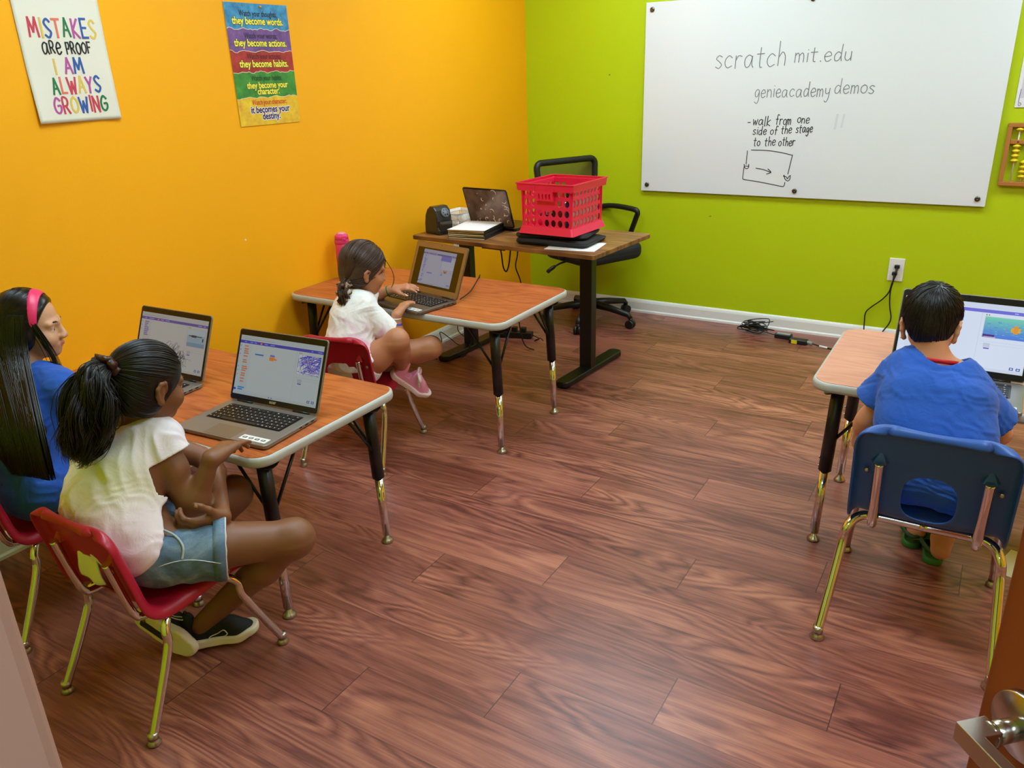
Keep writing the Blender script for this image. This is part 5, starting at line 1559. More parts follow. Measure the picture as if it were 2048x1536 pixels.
        s.cap_fn = fn
        return s.part(name, fn, pr, m, .003, .03)
    def on_cap(s, pts, off=.0008):
        """lift hair points that sank into the hair mass onto its surface"""
        sh = pts.shape; q = pts.reshape(-1, 3).astype(f32).copy(); c = s.L(0, -.012, .005).astype(f32)
        for _ in range(4):
            d = s.cap_fn(q); b = np.nonzero((d < off*.6) & (d > -.035))[0]
            v = q[b]-c; v /= np.linalg.norm(v, axis=1, keepdims=True)+1e-9
            q[b] += v*(off-d[b])[:, None]
        return q.reshape(sh)
    def scalp(s, dirs, grow=1.0):
        """unit directions in head space -> points on the hair surface"""
        hs = s.hs; rr = np.array((.0775, .0935, .0860))*hs*grow
        return s.L(0, -.012, .024)+(np.asarray(dirs)*rr)@s.Rm.T
def slerp_paths(d0, d1, n):
    d0 = d0/np.linalg.norm(d0, axis=1, keepdims=True); d1 = d1/np.linalg.norm(d1, axis=1, keepdims=True)
    om = np.arccos(np.clip((d0*d1).sum(1), -.999, .999))[:, None, None]; t = np.linspace(0, 1, n)[None, :, None]
    return (np.sin((1-t)*om)*d0[:, None]+np.sin(t*om)*d1[:, None])/np.sin(om)

def make_shoe(parent, name, heel, toe, upv, Ls, mu, ms, details):
    heel, toe = np.asarray(heel, float), np.asarray(toe, float)
    y = nrm(toe-heel); z = nrm(np.asarray(upv)-y*np.dot(upv, y)); x = np.cross(y, z); c = (heel+toe)/2
    R = np.stack([x, y, z], 1).astype(f32); c = c.astype(f32)
    pts2 = [(0, -.36, .125), (.0, -.08, .120), (.015, .20, .158), (.005, .34, .125)]
    def d2(q, g=0.0):
        D = None
        for (x0, y0, r0), (x1, y1, r1) in zip(pts2[:-1], pts2[1:]):
            a = np.array((x0, y0), f32)*Ls; b = np.array((x1, y1), f32)*Ls; ab = b-a
            t = np.clip(((q[:, :2]-a)@ab)/(ab@ab), 0, 1)
            d = np.linalg.norm(q[:, :2]-a-t[:, None]*ab, axis=1)-((r0+(r1-r0)*t)*Ls+g)
            D = d if D is None else smin(D, d, .01)
        return D
    def upper(P):
        q = (P-c)@R; yy = q[:, 1]/Ls
        hgt = np.interp(yy, [-.5, -.40, -.20, -.05, .15, .35, .5], [.46, .54, .52, .48, .35, .24, .19])*Ls
        shrink = np.clip(q[:, 2]/hgt, 0, 1)**2*.028*Ls/.2*.2/ .2
        D = smax(d2(q)+shrink*.6, (q[:, 2]-hgt).astype(f32), .028)
        D = np.maximum(D, .06*Ls-q[:, 2])
        opening = np.sqrt((q[:, 0])**2+(q[:, 1]+.20*Ls)**2)-.105*Ls
        D = smax(D, -np.maximum(opening, .24*Ls-q[:, 2]), .006)
        return D.astype(f32)
    def sole(P):
        q = (P-c)@R; yy = q[:, 1]/Ls
        top = np.interp(yy, [-.5, -.2, .2, .5], [.155, .13, .115, .15])*Ls
        bot = np.interp(yy, [-.5, -.35, .25, .5], [.02, 0, 0, .045])*Ls
        return smax(smax(d2(q, .006), (q[:, 2]-top).astype(f32), .006), (bot-q[:, 2]).astype(f32), .008).astype(f32)
    ext = Ls*.62
    u = sdf_obj(name, upper, c-ext, c+ext, .0028, mu, parent)
    sdf_obj('sole', sole, c-ext, c+ext, .0028, ms, u)
    def loc(a, b, h_): return c+R@np.array((a*Ls, b*Ls, h_*Ls))
    details(u, loc, Ls)
    return u
def bracelet(name, parent, a, b, t, r, w, m, lab=None):
    """ring around the limb axis a-b at parameter t"""
    a, b = np.asarray(a, float), np.asarray(b, float); p = a+(b-a)*t; d = nrm(b-a)
    q = Vector((0, 0, 1)).rotation_difference(Vector(d)).to_matrix().to_4x4()
    o = MB().lathe([(r, -w/2), (r+.0018, -w/2), (r+.0018, w/2), (r, w/2), (r, -w/2)], 28, 0, Matrix.Translation(Vector(p)) @ q).build(name, m, parent)
    if lab: o['label'] = lab
    return o
s_nail = {}; s_lip = {}
def mkskin(name, c, nail, lip):
    s_nail[name] = nail; s_lip[name] = lip; return skin(name, c)
# ------------------------------------------------------------------ cloth and hair materials
def tie_dye(name, stops, axis=2, scale=3.2, z0=0.0, zk=1.0, rough=.85):
    n = N(name, rough); P = n.tc.outputs['Object']; sep = n.sep(P)
    f = n.noise(P, scale, 3, .55, .8)
    t = n.math('ADD', n.math('MULTIPLY', n.math('SUBTRACT', sep[2], z0), zk), n.math('MULTIPLY', n.math('SUBTRACT', f, .5), .75))
    n.put(n.b.inputs['Base Color'], n.ramp(t, stops))
    n.b.inputs['Sheen Weight'].default_value = .15
    b1 = n.noise(P, 26, 3, .6, 1.4); b2 = n.noise(P, 700, 1)
    n.bump(n.math('ADD', b1, n.math('MULTIPLY', b2, .05)), .32, .006)
    return n.m
def cloth(name, c, bs=.25, rough=.85, scale=24):
    n = N(name, rough); P = n.tc.outputs['Object']
    n.b.inputs['Base Color'].default_value = rgb(*c); n.b.inputs['Sheen Weight'].default_value = .12
    n.bump(n.math('ADD', n.noise(P, scale, 3, .6, 1.2), n.math('MULTIPLY', n.noise(P, 700, 1), .05)), bs, .006)
    return n.m
def denim(name):
    n = N(name, .8); P = n.tc.outputs['Object']
    f = n.noise(P, 11, 4, .6, .6); g = n.noise(n.map(P, (900, 900, 260)), 1, 1)
    c = n.ramp(n.math('ADD', n.math('MULTIPLY', f, .8), n.math('MULTIPLY', g, .2)), [(.32, (64, 84, 108)), (.52, (98, 122, 150)), (.72, (150, 172, 194))])
    n.put(n.b.inputs['Base Color'], c)
    n.bump(n.math('ADD', n.noise(P, 30, 3, .6, 1.0), n.math('MULTIPLY', g, .1)), .3, .004)
    return n.m
H_black = hair_mat('near black hair', (22, 17, 15)); H_brown = hair_mat('dark brown hair', (62, 42, 30)); H_boy = hair_mat('short black hair', (26, 21, 18), .42); H_long = hair_mat('long black hair', (16, 12, 11), .28)
H_tip = H_black

# ================================================================== girl in the tie-dye tee and denim shorts (nearest)
skA = mkskin('deep brown skin', (128, 80, 48), (196, 150, 122), (120, 66, 54))
A = Person('girl with a black ponytail in pale tie dye tee and denim shorts, nearest the camera',
    dict(hipL=(.930, -3.725, .408), hipR=(1.075, -3.735, .408), pelvis=(1.0, -3.745, .425), waist=(.965, -3.745, .51), chest=(.930, -3.690, .600), neck=(.940, -3.660, .695), head=(.995, -3.622, .806),
         fwd=(.04, .94, -.28), shR=(1.022, -3.640, .662), shL=(.812, -3.635, .655), elbR=(1.090, -3.640, .472), elbL=(.965, -3.470, .515), wrR=(1.130, -3.585, .608), wrL=(1.172, -3.612, .470),
         kneeR=(1.285, -3.490, .372), kneeL=(1.000, -3.440, .405), ankR=(.995, -3.622, .075), ankL=(.885, -3.695, .115)),
    1.0, .95, skA,
    {'R': ((-.24, .96, .04), (-.05, -.1, 1), dict(L=.150, curls=((22, 34, 22), (20, 32, 20), (16, 24, 16), (6, 12, 8)), spread=8, thumb=(32, 10))), 'L': ((-.32, -.88, .03), (.75, -.30, -.55), dict(L=.135, curls=((36, 44, 28), (34, 44, 28), (34, 42, 26), (30, 40, 26)), spread=4, thumb=(48, 10)))})
dyeA = tie_dye('white pink yellow tie dye cotton', [(.05, (232, 204, 220)), (.30, (236, 212, 226)), (.46, (238, 222, 224)), (.58, (234, 226, 208)), (.70, (238, 230, 230)), (.85, (240, 232, 242))], z0=.40, zk=2.9)
HEM_A = (1.11, -3.697, .540); HEM_N = nrm((.0, .75, -.66))
shA = A.shirt(dyeA, .015, hem_p=HEM_A, hem_n=HEM_N, hem_top=.525, sleeves={'R': ((1.022, -3.640, .662), (1.040, -3.636, .622), .049, .053), 'L': ((.812, -3.635, .655), (.822, -3.57, .575), .050, .054)}, neck_r=.052, wr=(.0062, 54, 2), neck_off=(.010, .010, .022),
    extra=[cap((.93, -3.795, .53), (1.02, -3.795, .47), .055, .06, .05), cap((.90, -3.745, .565), (.93, -3.775, .50), .052, .055, .04)])
# shirt tail through the chair's opening
m = MB(); vs = []; fs = []
for j in range(9):
    for i in range(11):
        u, v = i/10, j/8
        vs.append((.948+.075*u*(1+.25*v)-.008*v+.004*math.sin(v*5), -3.862-.008*v*(1-v)-.004*math.sin(u*7+v*3), .452-.078*v-.008*math.sin(u*PI)*v))
fs = [(j*11+i, j*11+i+1, (j+1)*11+i+1, (j+1)*11+i) for j in range(8) for i in range(10)]
tl = m.add(vs, fs, 0, True).build('shirt_tail', cloth('pale yellow cotton', (236, 224, 200)), shA); q = tl.modifiers.new('solid', 'SOLIDIFY'); q.thickness = .003
dn = denim('faded denim')
srt = A.shorts(dn, .0125, top=.045, ends=(.48, .47), flare=1.18)
for (a, b, r0, r1), qq in zip(A.shorts_ends, 'LR'):
    d = nrm(b-a); q = Vector((0, 0, 1)).rotation_difference(Vector(d)).to_matrix().to_4x4()
    MB().lathe([(r1-.004, -.026), (r1+.0025, -.026), (r1+.0035, -.012), (r1+.0025, .001), (r1-.006, .001), (r1-.006, -.02)], 40, 0, Matrix.Translation(Vector(b)) @ q).build('cuff', denim('cuff denim') if qq == 'L' else bpy.data.materials['cuff denim'], srt)
    fr_ = MB(); fr_.tube([Vector(b)+(q.to_3x3() @ Vector(((r1-.001)*math.cos(t_*.2), (r1-.001)*math.sin(t_*.2), .002+.001*math.sin(t_*2.7)))) for t_ in range(32)], .0024, 6, closed=True); fr_.build('frayed_edge', mat('frayed white cotton', (214, 210, 200), .9), srt)
def on_surface(fn, p, d, far=.25):
    """march from p along d until the field turns positive -> surface point"""
    p = np.asarray(p, float); d = nrm(d); ts = np.linspace(0, far, 120); P = (p+d*ts[:, None]).astype(f32); v = fn(P)
    ix = np.nonzero(v > 0)[0]
    # last inside sample
    ins = np.nonzero(v < 0)[0]
    return p+d*(ts[ins[-1]] if len(ins) else 0)
# pocket stitching on the right thigh
a, b, r0, r1 = A.shorts_ends[1]; ax = nrm(b-a); sd = nrm(np.cross(ax, (0, 0, 1))); sd = sd if sd[0] > 0 else -sd; upx = np.cross(sd, ax); upx = upx if upx[2] > 0 else -upx
def thigh_pt(t, ang, e=.003):
    rr_ = r0+(r1-r0)*t+e; c_ = a+(b-a)*t; return Vector(c_+(sd*math.cos(ang)+upx*math.sin(ang))*rr_)
m = MB(); m.tube([thigh_pt(t_, .10+.12*math.sin(t_*4)) for t_ in np.linspace(-.15, .93, 18)], .0014, 6); m.build('side_seam', mat('pale seam thread', (190, 200, 208), .8), srt)
m = MB(); m.tube(spline([thigh_pt(.0, 1.25), thigh_pt(.25, .95), thigh_pt(.38, .60), thigh_pt(.36, .25)], 6), .0028, 6); m.build('pocket_edge', mat('pocket rim denim', (176, 188, 196), .8), srt)
# lower legs' sneakers
M_knit = mat('black knit', (12, 12, 13), .7, bump=(700, .2, .001)); M_sole = mat('cream midsole', (226, 210, 180), .6); M_outs = mat('dark outsole', (30, 26, 24), .6)
def sneaker_details(u, loc, L):
    for k in range(5):
        t_ = .02+.055*k; MB().tube(spline([loc(-.07, t_, .335-.03*k), loc(0, t_+.012, .365-.034*k), loc(.07, t_, .335-.03*k)], 5), .0028, 6).build('lace', M_black, u)
    for q in (-1, 1): MB().tube(spline([loc(q*.0, .0, .39), loc(q*.10, -.02, .42), loc(q*.15, .04, .38), loc(q*.05, .03, .37)], 6), .0022, 6).build('lace_loop', M_black, u)
    for q in (-1, 1):
        sw = [loc(q*.185, .10, .20), loc(q*.165, .06, .255), loc(q*.150, -.02, .215), loc(q*.142, -.10, .19), loc(q*.142, -.13, .165), loc(q*.155, -.04, .165), loc(q*.185, .06, .175), loc(q*.185, .10, .20)]
        MB().tube(spline([Vector(p)+Vector(u_out(loc, q))*.006 for p in sw], 5), .0013, 6).build('side_logo', mat('cream logo', (226, 214, 190), .5), u)
    MB().box(loc(0, -.02, .405), (.016, .010, .004)).build('tongue_tag', mat('white tag print', (220, 220, 220), .5), u)
def u_out(loc, q):
    return nrm(loc(q, 0, 0)-loc(0, 0, 0))
sR = make_shoe(A.root, 'shoe', (.955, -3.665, .012), (1.090, -3.500, .012), (0, 0, 1), .215, M_knit, M_sole, sneaker_details)
def outsole_details(u, loc, L):
    sneaker_details(u, loc, L)
    m = MB(); m.prism(rrect(.10*L, .52*L, .03*L, 4), -.0012, .001); o = m.build('tread_groove', M_outs, u)
    P0 = loc(-.02, -.10, .0); R_ = np.stack([nrm(loc(1, 0, 0)-loc(0, 0, 0)), nrm(loc(0, 1, 0)-loc(0, 0, 0)), nrm(loc(0, 0, 1)-loc(0, 0, 0))], 1)
    o.matrix_basis = Matrix.Translation(Vector(P0)) @ Matrix(R_.tolist()).to_4x4()
sL = make_shoe(A.root, 'shoe', (.862, -3.725, .125), (1.030, -3.690, .035), (-.50, .80, .12), .205, M_knit, M_sole, outsole_details)
# hair
rs = np.random.RandomState(4)
capA = A.hair_cap(H_black, 1.0, front=.040, nape=-.085, name='hair')
tieP = np.array((.985, -3.714, .872)); tie_dir = nrm((A.Rm.T@(tieP-A.L(0, -.012, .024)))/np.array((.0775, .0935, .086)))
def random_dirs(n, cond):
    out = []
    while len(out) < n:
        v = nrm(rs.normal(size=3))
        if cond(v): out.append(v)
    return np.array(out)
edge_ = lambda v: (v[1]*.86*.0935-v[2]*.5*.086) < .040+.004 and v[2] > -.95 and not (abs(v[0]) > .80 and -.75 < v[2] < .02 and -.30 < v[1] < .45)
d0 = random_dirs(620, edge_)
pth = slerp_paths(d0, np.repeat(tie_dir[None], len(d0), 0), 16)
lift = (1.005+rs.uniform(0, .035, (len(d0), 1, 1)))*np.ones((1, 16, 1))
strands('hair_strands', A.on_cap(A.scalp((pth*lift).reshape(-1, 3)).reshape(len(d0), 16, 3)), np.interp(np.linspace(0, 1, 16), [0, .15, .9, 1], [.0004, .0013, .0015, .0012]), H_black, capA)
def tail(center, radii, n, rs, wave=.006, freq=2.4, r=.0016, npt=26, clumps=40, endj=.03, loose=.10):
    """bundle of wavy strands along a centre line, gathered in locks; radii at the control points"""
    C = np.array([tuple(p) for p in spline(center, 8)]); tt = np.linspace(0, 1, len(C)); ts = np.linspace(0, 1, npt)
    Cc_ = np.stack([np.interp(ts, tt, C[:, i]) for i in range(3)], 1)
    rad = np.interp(ts, np.linspace(0, 1, len(radii)), radii)
    ck = rs.normal(size=(clumps, 3)); ck /= np.linalg.norm(ck, axis=1, keepdims=True); ck *= rs.uniform(.3, 1, (clumps, 1))**.5
    cph = rs.uniform(0, 6.3, (clumps, 3)); cfq = freq*(1+.25*rs.normal(size=clumps)); cln = 1-rs.uniform(0, .16, clumps)
    k = rs.randint(0, clumps, n)
    off = ck[k]+rs.normal(size=(n, 3))*loose
    w_ = wave*np.sin(cfq[k][:, None, None]*2*np.pi*ts[None, :, None]+cph[k][:, None, :]+rs.normal(size=(n, 1, 1))*.12)*ts[None, :, None]**.6
    j = rs.normal(size=(n, 1, 3))*endj*(ts[None, :, None]**3)*.25
    P = Cc_[None]+off[:, None, :]*rad[None, :, None]+w_+j
    ln = (cln[k]-rs.uniform(0, .08, n))[:, None, None]
    idx = np.clip(ts[None, :]*ln[:, :, 0]*(npt-1), 0, npt-1.001); i0 = idx.astype(int); fr_ = (idx-i0)[..., None]
    P = np.take_along_axis(P, i0[..., None].repeat(3, 2), 1)*(1-fr_)+np.take_along_axis(P, (i0+1)[..., None].repeat(3, 2), 1)*fr_
    return P, r*np.interp(ts, [0, .1, .7, 1], [.9, 1.0, .95, .25])
tc = [tuple(tieP), (.995, -3.755, .864), (1.002, -3.772, .825), (.992, -3.778, .775), (.962, -3.785, .720), (.922, -3.800, .672)]
P_, r_ = tail(tc, [.016, .036, .054, .060, .050, .022], 2600, rs, .013, 1.6, .0011, 34)
strands('ponytail', P_, r_, H_black, capA)
P_, r_ = tail(tc, [.012, .029, .043, .046, .034, .010], 90, rs, .006, 1.4, .0062)
strands('ponytail_core', P_, r_, H_black, capA, 6)
# scrunchie of dark brown satin
m = MB(); q = Vector((0, 0, 1)).rotation_difference(Vector(nrm(np.array(tc[1])-tieP))).to_matrix()
pts = [Vector(tieP)+q @ Vector(((.026+.004*math.sin(k*2.1))*math.cos(2*PI*k/30), (.026+.004*math.sin(k*2.1))*math.sin(2*PI*k/30), .005*math.cos(k*1.7))) for k in range(30)]
m.tube(pts, [.0105+.0035*math.sin(k*2.6) for k in range(30)], 10, closed=True); m.build('scrunchie', mat('dark brown satin', (58, 28, 18), .35), capA)
# flyaways at the forehead
fl_ = []
for i in range(46):
    b_ = A.scalp(nrm(np.array((rs.uniform(-.2, .75), .62+rs.uniform(-.15, .2), .55+rs.uniform(-.3, .3))))[None], 1.0)[0]
    o_ = A.Rm@np.array((rs.uniform(-.3, .5), 1, rs.uniform(-.3, .6))); L_ = rs.uniform(.015, .045); c_ = rs.uniform(1.5, 4)*rs.choice((-1, 1))
    tt = np.linspace(0, 1, 12)[:, None]; up_ = A.Rm[:, 2]
    fl_.append(b_+o_*L_*np.sin(tt*1.6)/1.6*1.2+up_*(.012*np.sin(tt*c_)-.006*tt*tt)+A.Rm[:, 0]*.008*np.cos(tt*c_)-A.Rm[:, 0]*.008)
strands('flyaway_hair', np.array(fl_), np.linspace(.0005, .0002, 12), H_black, capA)

# ================================================================== girl with long straight hair and pink headband
skB = mkskin('light skin', (206, 152, 118), (232, 190, 170), (204, 122, 112))
B = Person('girl with long straight black hair, pink headband and blue tee',
    dict(hipL=(.325, -3.700, .405), hipR=(.470, -3.690, .405), pelvis=(.398, -3.705, .425), waist=(.390, -3.690, .52), chest=(.378, -3.625, .625), neck=(.362, -3.585, .725), head=(.352, -3.545, .848),
         fwd=(.70, .70, -.12), shR=(.490, -3.575, .682), shL=(.258, -3.590, .682), elbR=(.535, -3.480, .520), elbL=(.190, -3.470, .530), wrR=(.470, -3.380, .598), wrL=(.330, -3.370, .600),
         kneeR=(.430, -3.395, .385), kneeL=(.250, -3.400, .385), ankR=(.420, -3.445, .07), ankL=(.270, -3.445, .07)),
    .98, .96, skB,
    {'R': ((-.15, .95, -.05), (0, 0, 1), dict(L=.135, curl=(14, 20, 12))), 'L': ((.2, .95, -.05), (0, 0, 1), dict(L=.135, curl=(14, 20, 12)))}, .0035)
blueB = cloth('royal blue cotton', (28, 82, 176))
B.shirt(blueB, .014, hem_p=(.39, -3.62, .40), sleeves={'R': ((.490, -3.575, .682), (.519, -3.522, .585), .052, .058), 'L': ((.258, -3.590, .682), (.222, -3.525, .59), .052, .058)}, neck_r=.050, wr=(.0045, 70, 7))
B.shorts(mat('black shorts cotton', (24, 24, 28), .85), .012, top=.04, ends=(.5, .5))
make_shoe(B.root, 'shoe', (.42, -3.49, .0), (.425, -3.29, .0), (0, 0, 1), .2, mat('white canvas', (220, 218, 214), .7), M_sole, lambda u, loc, L: None)
make_shoe(B.root, 'shoe', (.27, -3.49, .0), (.265, -3.29, .0), (0, 0, 1), .2, mat('white canvas', (220, 218, 214), .7), M_sole, lambda u, loc, L: None)
capB = B.hair_cap(H_long, 1.03, front=.030, nape=-.10, tilt=(.93, -.36), name='hair', ears=False, extra=[ell(B.L(q*.066, -.012, -.016), (.022, .042, .055), B.Rm, .02) for q in (-1, 1)])
def fall(f_):
    """one lock's course: from the scalp (f 0 = back of the head, 1 = towards the right temple) down over the shoulder blade"""
    an = math.radians(-85+95*f_); d_ = np.array((math.cos(an), math.sin(an), -.08))
    h0 = B.scalp(nrm(d_)[None], .95)[0]; l_ = np.array((1.0, .22, 0))*(-.078+.156*f_)
    return [B.scalp(nrm((d_[0], d_[1], .35))[None], .97)[0], h0, h0+np.array((.016, -.022, -.085)), np.array((.515, -3.722, .625))+l_, np.array((.535, -3.735, .49))+l_*.95]
mass = []
for k_ in range(-5, 7):
    pts_ = fall(k_/6)
    mass += [cap(a_, b_, r0_, r1_, .03) for a_, b_, r0_, r1_ in zip(pts_[1:-1], pts_[2:], (.006, .010, .012), (.010, .012, .003))]
B.part('hair_mass', lambda P: field(P, mass, -.007), mass, H_long, .004, .03)
S_ = 1900; n_ = 26; P_ = []
ln_ = np.array((.97, .22, 0)); nn_ = np.array((.22, -.97, .05))
for i in range(S_):
    f_ = rs.uniform(-.9, 1.04); th = rs.uniform(0, PI); c_ = np.array([tuple(p) for p in spline(fall(f_), 7)])
    t_ = np.linspace(0, 1, len(c_)); ts_ = np.linspace(0, rs.uniform(.80, 1.10)-.04*math.cos(f_*9), n_)
    c_ = np.stack([np.interp(ts_, t_, c_[:, k]) for k in range(3)], 1)
    r_ = np.interp(ts_, [0, .2, .45, .75, 1], [.004, .010, .015, .017, .012])+.0045
    wv = .004*np.sin(ts_*5+f_*14+th)*ts_
    P_.append(c_+nn_*(np.sin(th)*r_)[:, None]+ln_*(np.cos(th)*r_*.7+wv)[:, None])
strands('long_hair', np.array(P_), np.interp(np.linspace(0, 1, n_), [0, .1, .8, 1], [.0006, .0015, .0015, .0003]), H_long, capB)
d0 = random_dirs(520, lambda v: v[1] > -.2 and v[2] > .0 and (v[1]*.93*.0935-v[2]*.36*.086) < .032)
d1 = np.stack([np.sign(d0[:, 0]+.02)*1.0, -.55+0*d0[:, 0], -.25+0*d0[:, 0]], 1)
pth = slerp_paths(d0, d1, 16)
strands('hair_strands', B.on_cap(B.scalp((pth*1.04).reshape(-1, 3)).reshape(len(d0), 16, 3)), np.interp(np.linspace(0, 1, 16), [0, .15, .9, 1], [.0005, .0012, .0013, .0010]), H_long, capB)
# two loose front locks on the right side
lk = []
for i in range(40):
    s0 = B.scalp(nrm(np.array((.86, .38+rs.uniform(-.12, .06), .1+rs.uniform(-.1, .15))))[None], 1.04)[0]
    e0 = s0+np.array((.020+rs.uniform(-.01, .012), .030+rs.uniform(-.012, .014), -.21+rs.uniform(-.02, .03)))
    tt = np.linspace(0, 1, 16)[:, None]
    lk.append(s0+(e0-s0)*tt+np.array((.010, .010, 0))*np.sin(tt*2.6))
strands('front_lock', np.array(lk), np.linspace(.0012, .0004, 16), H_long, capB)
# headband
m = MB(); vs = []; fs = []; nA = 36
for i in range(nA+1):
    a_ = math.radians(-25+230*i/nA)
    for w_ in (-1, 0, 1):
        wd = (.009+.010*math.sin(PI*i/nA))*w_
        d_ = np.array((math.cos(a_)*1.0, .50+wd/.085, math.sin(a_)*1.0)); d_ = nrm(d_)
        vs.append(tuple(B.scalp(d_[None], 1.085 if w_ == 0 else 1.07)[0]))
for i in range(nA):
    for k in range(2): fs.append((i*3+k, i*3+k+1, (i+1)*3+k+1, (i+1)*3+k))
hbm = m.add(vs, fs, 0, True).build('headband', mat('pink satin headband', (232, 44, 106), .38), B.root); q = hbm.modifiers.new('solid', 'SOLIDIFY'); q.thickness = .004; q2 = hbm.modifiers.new('subdivision', 'SUBSURF'); q2.levels = 1; q2.render_levels = 1

# ================================================================== girl with braid and scrunchie (middle table)
skC = mkskin('tan skin', (182, 120, 82), (226, 176, 148), (176, 98, 86))
Cc = Person('girl in pink sneakers sitting cross legged at the middle table',
    dict(hipL=(.515, -2.450, .408), hipR=(.635, -2.455, .408), pelvis=(.578, -2.465, .425), waist=(.570, -2.455, .50), chest=(.556, -2.405, .595), neck=(.562, -2.390, .684), head=(.592, -2.357, .782),
         fwd=(.42, .86, -.30), shR=(.618, -2.425, .642), shL=(.512, -2.290, .648), elbR=(.700, -2.320, .490), elbL=(.475, -2.200, .615), wrR=(.700, -2.312, .585), wrL=(.565, -2.160, .642),
         kneeR=(.762, -2.392, .512), kneeL=(.792, -2.215, .432), ankR=(.702, -2.300, .350), ankL=(.600, -2.265, .345)),
    .92, .99, skC,
    {'R': ((.02, .72, .42), (-.2, -.45, .8), dict(L=.118, curl=(18, 24, 12), spread=9, thumb=(35, 10), wrist_r=.017, fr=.0058)), 'L': ((.86, .40, .18), (-.2, -.5, .9), dict(L=.115, curl=(14, 20, 12), spread=8, wrist_r=.017, fr=.0058))}, .003, ear=(-.008, .80))
dyeC = tie_dye('white rainbow tie dye cotton', [(.10, (232, 226, 226)), (.26, (226, 186, 206)), (.36, (238, 234, 232)), (.60, (238, 236, 232)), (.72, (236, 228, 140)), (.80, (238, 236, 230)), (.93, (240, 200, 170)), (1.0, (236, 228, 220))], z0=.38, zk=1.7, scale=8.5)
Cc.shirt(dyeC, .016, hem_p=(.60, -2.47, .455), lap=.04, sleeves={'R': ((.618, -2.425, .642), (.676, -2.350, .525), .052, .057), 'L': ((.512, -2.290, .648), (.494, -2.235, .630), .046, .048)}, neck_r=.050, wr=(.0042, 60, 9), neck_off=(.012, .01, .018),
    extra=[cap((.55, -2.485, .50), (.59, -2.495, .47), .042, .042, .04)])
Cc.shorts(cloth('white printed cotton', (226, 222, 222)), .010, top=.03, ends=(.22, .16), flare=.98)
M_pk = mat('pink leather', (236, 150, 178), .45); M_pkl = mat('pale pink leather', (240, 196, 210), .5); M_wsole = mat('pinkish white sole', (240, 214, 208), .55); M_lace = mat('cream laces', (228, 218, 204), .8)
def pink_details(u, loc, L):
    for k in range(5):
        t_ = .0+.06*k; MB().tube(spline([loc(-.08, t_, .33-.032*k), loc(0, t_+.012, .372-.038*k), loc(.08, t_, .33-.032*k)], 5), .0042, 6).build('lace', M_lace, u)
    for q in (-1, 1): MB().tube(spline([loc(0, -.04, .40), loc(q*.12, -.06, .43), loc(q*.22, .02, .38), loc(q*.10, .03, .37), loc(0, -.02, .39)], 6), .0050, 8).build('lace_bow', M_lace, u)
    for q in (-1, 1): MB().tube(spline([loc(q*.02, -.03, .39), loc(q*.17, .02, .33), loc(q*.20, .10, .24)], 6), .0038, 6).build('lace_end', M_lace, u)
    vs = []; 
    tp = [(x, y) for x, y in rrect(.17, .16, .07, 5, .008, .33)]
    m = MB(); n_ = len(tp)
    m.add([tuple(loc(x, y, .205-.35*(y-.25)-.9*(x-.008)**2+.004)) for x, y in tp]+[tuple(loc(.008, .33, .188))], [(i, (i+1) % n_, n_) for i in range(n_)], 0, True)
    m.build('toe_box', M_pkl, u)
make_shoe(Cc.root, 'shoe', (.664, -2.335, .325), (.756, -2.228, .212), (.45, .0, .80), .200, M_pk, M_wsole, pink_details)
make_shoe(Cc.root, 'shoe', (.625, -2.265, .318), (.50, -2.33, .318), (0, .1, .95), .165, M_pk, M_wsole, pink_details)
capC = Cc.hair_cap(H_brown, 1.0, front=.034, nape=-.080, name='hair', ears=False)
tieC = np.array((.584, -2.452, .752)); td = nrm((Cc.Rm.T@(tieC-Cc.L(0, -.012, .024)))/np.array((.0775, .0935, .086)))
d0 = random_dirs(480, lambda v: (v[1]*.86*.0935-v[2]*.5*.086) < .036 and v[2] > -.9 and not (abs(v[0]) > .84 and -.75 < v[2] < -.1 and -.25 < v[1] < .45))
pth = slerp_paths(d0, np.repeat(td[None], len(d0), 0), 16); lift = (1.004+rs.uniform(0, .03, (len(d0), 1, 1)))*np.ones((1, 16, 1))
strands('hair_strands', Cc.on_cap(Cc.scalp((pth*lift).reshape(-1, 3)).reshape(len(d0), 16, 3)), np.interp(np.linspace(0, 1, 16), [0, .15, .9, 1], [.0006, .0017, .0018, .0014]), H_brown, capC)
# braid folded under the scrunchie
tc = [tuple(tieC), (.588, -2.478, .726), (.590, -2.492, .694), (.592, -2.488, .660)]
P_, r_ = tail(tc, [.014, .022, .020, .012], 260, rs, .004, 2.0, .0016, 18, clumps=14, endj=.01); strands('braid', P_, r_, H_brown, capC)
m = MB()
for (cz, rr_, ph) in ((.0, .020, 0), (.030, .022, 1.3), (.058, .019, 2.2)):
    c_ = Vector(tieC)+Vector((-.001, -.018-.1*cz, -.014-cz))
    pts = [c_+Vector(((rr_+.004*math.sin(k*2.3+ph))*math.cos(2*PI*k/24), (rr_+.004*math.cos(k*1.9+ph))*math.sin(2*PI*k/24), .008*math.sin(k*2.0+ph))) for k in range(24)]
    m.tube(pts, [.0085+.003*math.sin(k*2.7+ph) for k in range(24)], 10, closed=True)
sn = N('leopard satin scrunchie', .4); f = sn.noise(sn.tc.outputs['Object'], 60, 2, .5)
sn.put(sn.b.inputs['Base Color'], sn.ramp(f, [(.40, (34, 22, 16)), (.52, (120, 84, 54)), (.62, (206, 188, 168))]))
m.build('scrunchie', sn.m, capC)
M_red_l = mat('red lanyard ribbon', (206, 24, 26), .5)
